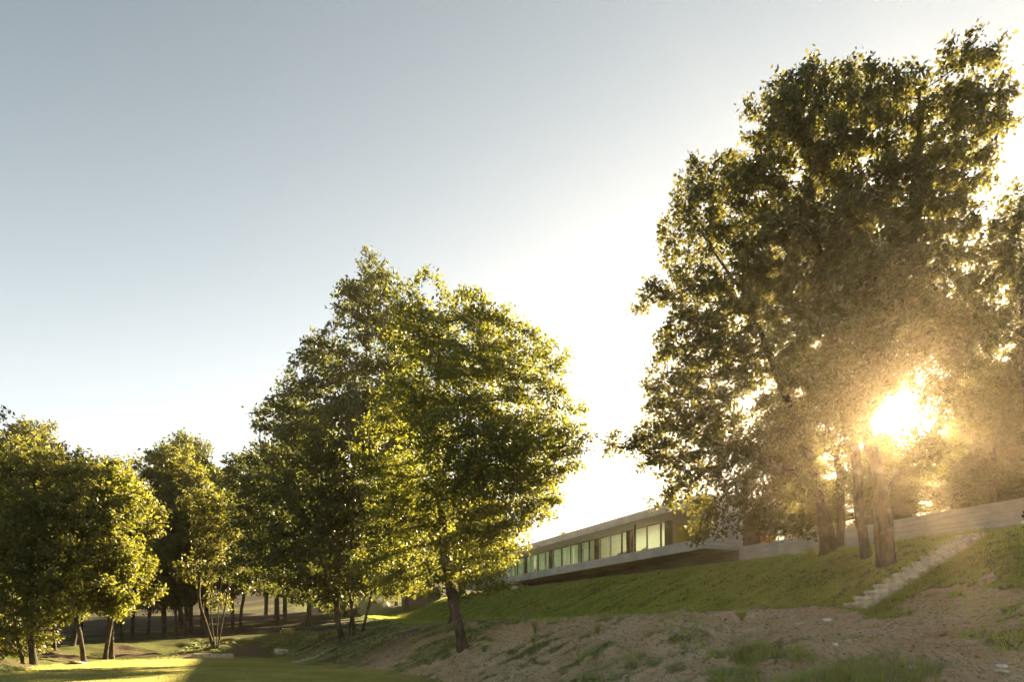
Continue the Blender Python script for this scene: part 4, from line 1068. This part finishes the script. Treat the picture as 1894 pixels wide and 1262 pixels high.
# ---- single weeds and saplings
def weed(x, y, h, n, label, name='weed_plant', mat='lawn', cat='plant', width=.8, leaf=.06, zoff=0.0):
    z = gz(x, y) + zoff
    o = empty(name, (x, y, z)); tag(o, label, cat)
    V = []; F_ = []; LV = []; k = 0
    for s in range(n):
        a = random.uniform(0, 6.28); r = random.uniform(.2, 1) * h * width * .9; hh = h * random.uniform(.6, 1)
        prev = Vector((0, 0, -.03)); w_ = .006 + h * .008
        segs = 6
        for j in range(1, segs + 1):
            t = j / segs
            p = Vector((math.cos(a) * r * t ** 1.4, math.sin(a) * r * t ** 1.4, hh * t))
            d_ = (p - prev).normalized(); sx_ = d_.cross(Vector((.3, .8, .2))).normalized() * w_ * (1.1 - t * .8); sy_ = d_.cross(sx_).normalized() * w_ * (1.1 - t * .8)
            b0 = len(V)
            V += [prev + sx_, prev - sx_ * .5 + sy_, prev - sx_ * .5 - sy_, p + sx_, p - sx_ * .5 + sy_, p - sx_ * .5 - sy_]
            F_ += [(b0, b0 + 1, b0 + 4, b0 + 3), (b0 + 1, b0 + 2, b0 + 5, b0 + 4), (b0 + 2, b0, b0 + 3, b0 + 5)]
            if j >= 2:
                for q in range(4):
                    ax = Vector((random.gauss(0, 1), random.gauss(0, 1), random.gauss(.3, .6))).normalized(); sd = ax.cross(Vector((random.gauss(0, 1), random.gauss(0, 1), random.gauss(0, 1)))).normalized()
                    L_ = leaf * random.uniform(.6, 1.3); p0 = prev.lerp(p, random.random())
                    LV += [p0, p0 + ax * L_ * .5 + sd * L_ * .28, p0 + ax * L_, p0 + ax * L_ * .5 - sd * L_ * .28]
            prev = p
    st_ = np_mesh('stem', np.array([tuple(v) for v in V]), np.array(F_))
    link('stem', st_, M['weed'], o)
    LV = np.array([tuple(v) for v in LV]); q = np.arange(len(LV) // 4) * 4
    lf = np_mesh('leaves', LV, np.stack([q, q + 1, q + 2, q + 3], -1), False, {"tone": np.repeat(rng.uniform(.3, 1, len(q)), 4)})
    link('foliage', lf, M[mat], o)
    return o
for x, y, h, n, lb, kw in (
    (6.48, 19.25, .34, 26, 'bright green weed on the dirt crest left of the stair', {}),
    (2.61, 20.9, .34, 18, 'light green weed in the middle of the earth slope', {}),
    (.86, 25.2, .6, 20, 'yellow-green leafy weed near the top of the slope, left of the others', {}),
    (.71, 22.0, .38, 14, 'small bright weed lower on the slope under the leafy one', {}),
    (.55, 27.5, .6, 14, 'dark weed by the crest right of the leaning pale trunk', dict(mat='weed')),
    (-1.0, 24.5, .42, 18, 'low bushy weed at the foot of the leaning pale trunk', dict(mat='weed')),
    (-3.1, 26.0, .45, 14, 'sprawling weed on the shaded slope left of the leaning trunk', dict(mat='weed')),
    (-4.6, 31.5, .5, 12, 'yellow-green weed on the shaded slope behind the lawn', {}),
    (3.7, 25.5, .22, 16, 'low sunlit tuft on the crest of the earth slope', {}),
    (7.2, 12.9, .6, 7, 'thin bare-stemmed weed sticking out of the tall grass', dict(mat='weed', leaf=.035)),
    (6.5, 13.3, .42, 14, 'grey-green weed among the tall grass tufts', dict(mat='weed')),
    (-15.6, 47.5, .8, 22, 'leafy shrub on the embankment right of the splayed stems', dict(leaf=.13)),
    (-12.9, 44.0, .7, 20, 'low shrub on the embankment above the stepping stones', dict(leaf=.13, mat='weed')),
    (19.55, 28.4, .78, 7, 'young sapling with drooping leaves before the retaining wall', dict(name='sapling', leaf=.12, zoff=.02, width=1.3)),
    (13.2, 29.9, .6, 14, 'sprig of leaves beside the twin stems on the bank top', dict(leaf=.1)),
):
    weed(x, y, h, n, lb, **kw)
# pole beside the thick trunk
import bmesh
bm = bmesh.new()
bmesh.ops.create_cone(bm, cap_ends=True, segments=10, radius1=.055, radius2=.05, depth=3.0)
me = bpy.data.meshes.new('support_pole'); bm.to_mesh(me); bm.free()
o = link('support_pole', me, M['metal_dark'], loc=(15.05, 28.3, gz(15.05, 28.3) + 1.4))
tag(o, 'thin upright dark pole close behind the thick spotted trunk', 'pole')

# ================================================================== person sitting on the bank crest
def skin_body(name, joints, edges, radii, mat, parent, sub=2):
    me = bpy.data.meshes.new(name); me.from_pydata(joints, edges, []); me.update()
    o = link(name, me, mat, parent)
    sk = o.modifiers.new("skin", 'SKIN'); sk.use_smooth_shade = True
    for v, r in zip(me.skin_vertices[0].data, radii): v.radius = (r, r)
    me.skin_vertices[0].data[0].use_root = True
    s = o.modifiers.new("sub", 'SUBSURF'); s.levels = sub; s.render_levels = sub
    return o
M['skin'] = simple('skin', (0.36, 0.21, 0.14), .6, .3, .05)
M['hair'] = simple('dark_hair', (0.015, 0.012, 0.01), .7, .3, .1, 30)
M['shirt'] = simple('white_shirt', (0.78, 0.76, 0.76), .9, .1, .03)
M['jeans'] = simple('blue_trousers', (0.06, 0.08, 0.13), .9, .1, .1)
PX, PY = 20.3, 26.9
pr = empty('person', (PX, PY, 4.02 - 0.12), R(0))
tag(pr, 'dark-haired bearded person in a white shirt sitting by the wall with a phone', 'person')
# faces -x; pelvis at the origin, joints in metres
J = [(0.05, 0, .12), (0.03, 0, .32), (0.0, 0, .50), (-.03, 0, .60), (-.06, 0, .68), (-.10, 0, .78), (-.11, 0, .84),
     (-.02, .17, .53), (-.12, .22, .33), (-.30, .12, .30), (-.02, -.17, .53), (-.12, -.22, .33), (-.30, -.12, .30),
     (-.06, .10, .12), (-.42, .14, .28), (-.62, .14, -.02), (-.72, .14, -.04), (-.06, -.10, .12), (-.42, -.14, .28), (-.62, -.14, -.02), (-.72, -.14, -.04)]
E = [(0, 1), (1, 2), (2, 3), (3, 4), (4, 5), (5, 6), (2, 7), (7, 8), (8, 9), (2, 10), (10, 11), (11, 12), (0, 13), (13, 14), (14, 15), (15, 16), (0, 17), (17, 18), (18, 19), (19, 20)]
RD = [.14, .12, .12, .055, .075, .095, .07, .055, .04, .028, .055, .04, .028, .085, .06, .04, .035, .085, .06, .04, .035]
skin_body('body', J, E, RD, M['skin'], pr)
skin_body('shirt', [(0.05, 0, .13), (0.03, 0, .33), (0, 0, .51), (-.02, 0, .57), (-.02, .175, .535), (-.08, .21, .42), (-.02, -.175, .535), (-.08, -.21, .42)], [(0, 1), (1, 2), (2, 3), (2, 4), (4, 5), (2, 6), (6, 7)], [.155, .14, .135, .07, .075, .062, .075, .062], M['shirt'], pr)
skin_body('trousers', [(0.05, 0, .10), (-.06, .10, .12), (-.42, .14, .28), (-.62, .14, 0), (-.06, -.10, .12), (-.42, -.14, .28), (-.62, -.14, 0)], [(0, 1), (1, 2), (2, 3), (0, 4), (4, 5), (5, 6)], [.15, .1, .075, .055, .1, .075, .055], M['jeans'], pr)
bm = bmesh.new(); bmesh.ops.create_uvsphere(bm, u_segments=20, v_segments=14, radius=.115)
for v in list(bm.verts):
    if v.co.x < -.03 and v.co.z < .06: bm.verts.remove(v)
for v in bm.verts: v.co.z *= 1.1
me = bpy.data.meshes.new('hair'); bm.to_mesh(me); bm.free(); link('hair', me, M['hair'], pr, (-.085, 0, .835))
bm = bmesh.new(); bmesh.ops.create_uvsphere(bm, u_segments=14, v_segments=10, radius=.062)
me = bpy.data.meshes.new('beard'); bm.to_mesh(me); bm.free(); link('beard', me, M['hair'], pr, (-.15, 0, .745))
bm = bmesh.new(); bmesh.ops.create_cone(bm, cap_ends=True, segments=8, radius1=.02, radius2=.008, depth=.05)
me = bpy.data.meshes.new('nose'); bm.to_mesh(me); bm.free(); link('nose', me, M['skin'], pr, (-.205, 0, .80))
for s in (-1, 1):                                  # hands: palm and five bent fingers
    hb = (-.30, s * .12, .30)
    Jh = [hb, (-.36, s * .10, .31)]; Eh = [(0, 1)]; Rh = [.024, .03]
    for f_ in range(5):
        dy = (f_ - 2) * .016
        i0 = len(Jh)
        Jh += [(-.395, s * (.10) + dy, .315), (-.425, s * .09 + dy, .33), (-.435, s * .085 + dy, .355)]
        Eh += [(1, i0), (i0, i0 + 1), (i0 + 1, i0 + 2)]; Rh += [.0095, .009, .008]
    skin_body('hand', Jh, Eh, Rh, M['skin'], pr, 1)
b = MB(); b.box(-.04, .04, -.075, .075, 0, .012); ph = b.build('phone', M['metal_dark'], loc=(PX - .42, PY, 4.02 - .12 + .36), bevel=.004); ph.rotation_euler = (0, .6, 0)
tag(ph, 'dark phone held in the hands of the sitting person', 'phone')
print("leaf faces", TREE_LEAVES)

# ================================================================== air: thin golden evening haze round everything
b = MB(); b.box(-425, 425, -125, 565, -4.0, 30.0)
hz = b.build('haze', None); tag(hz, 'thin warm evening haze in the air', kind='stuff')
m, nt, out = new_mat('evening_haze')
pv = node(nt, "ShaderNodeVolumePrincipled")
pv.inputs['Color'].default_value = (1.0, 0.80, 0.54, 1); pv.inputs['Density'].default_value = 0.00045; pv.inputs['Anisotropy'].default_value = 0.83
nt.links.new(pv.outputs[0], out.inputs['Volume'])
hz.data.materials.append(m)
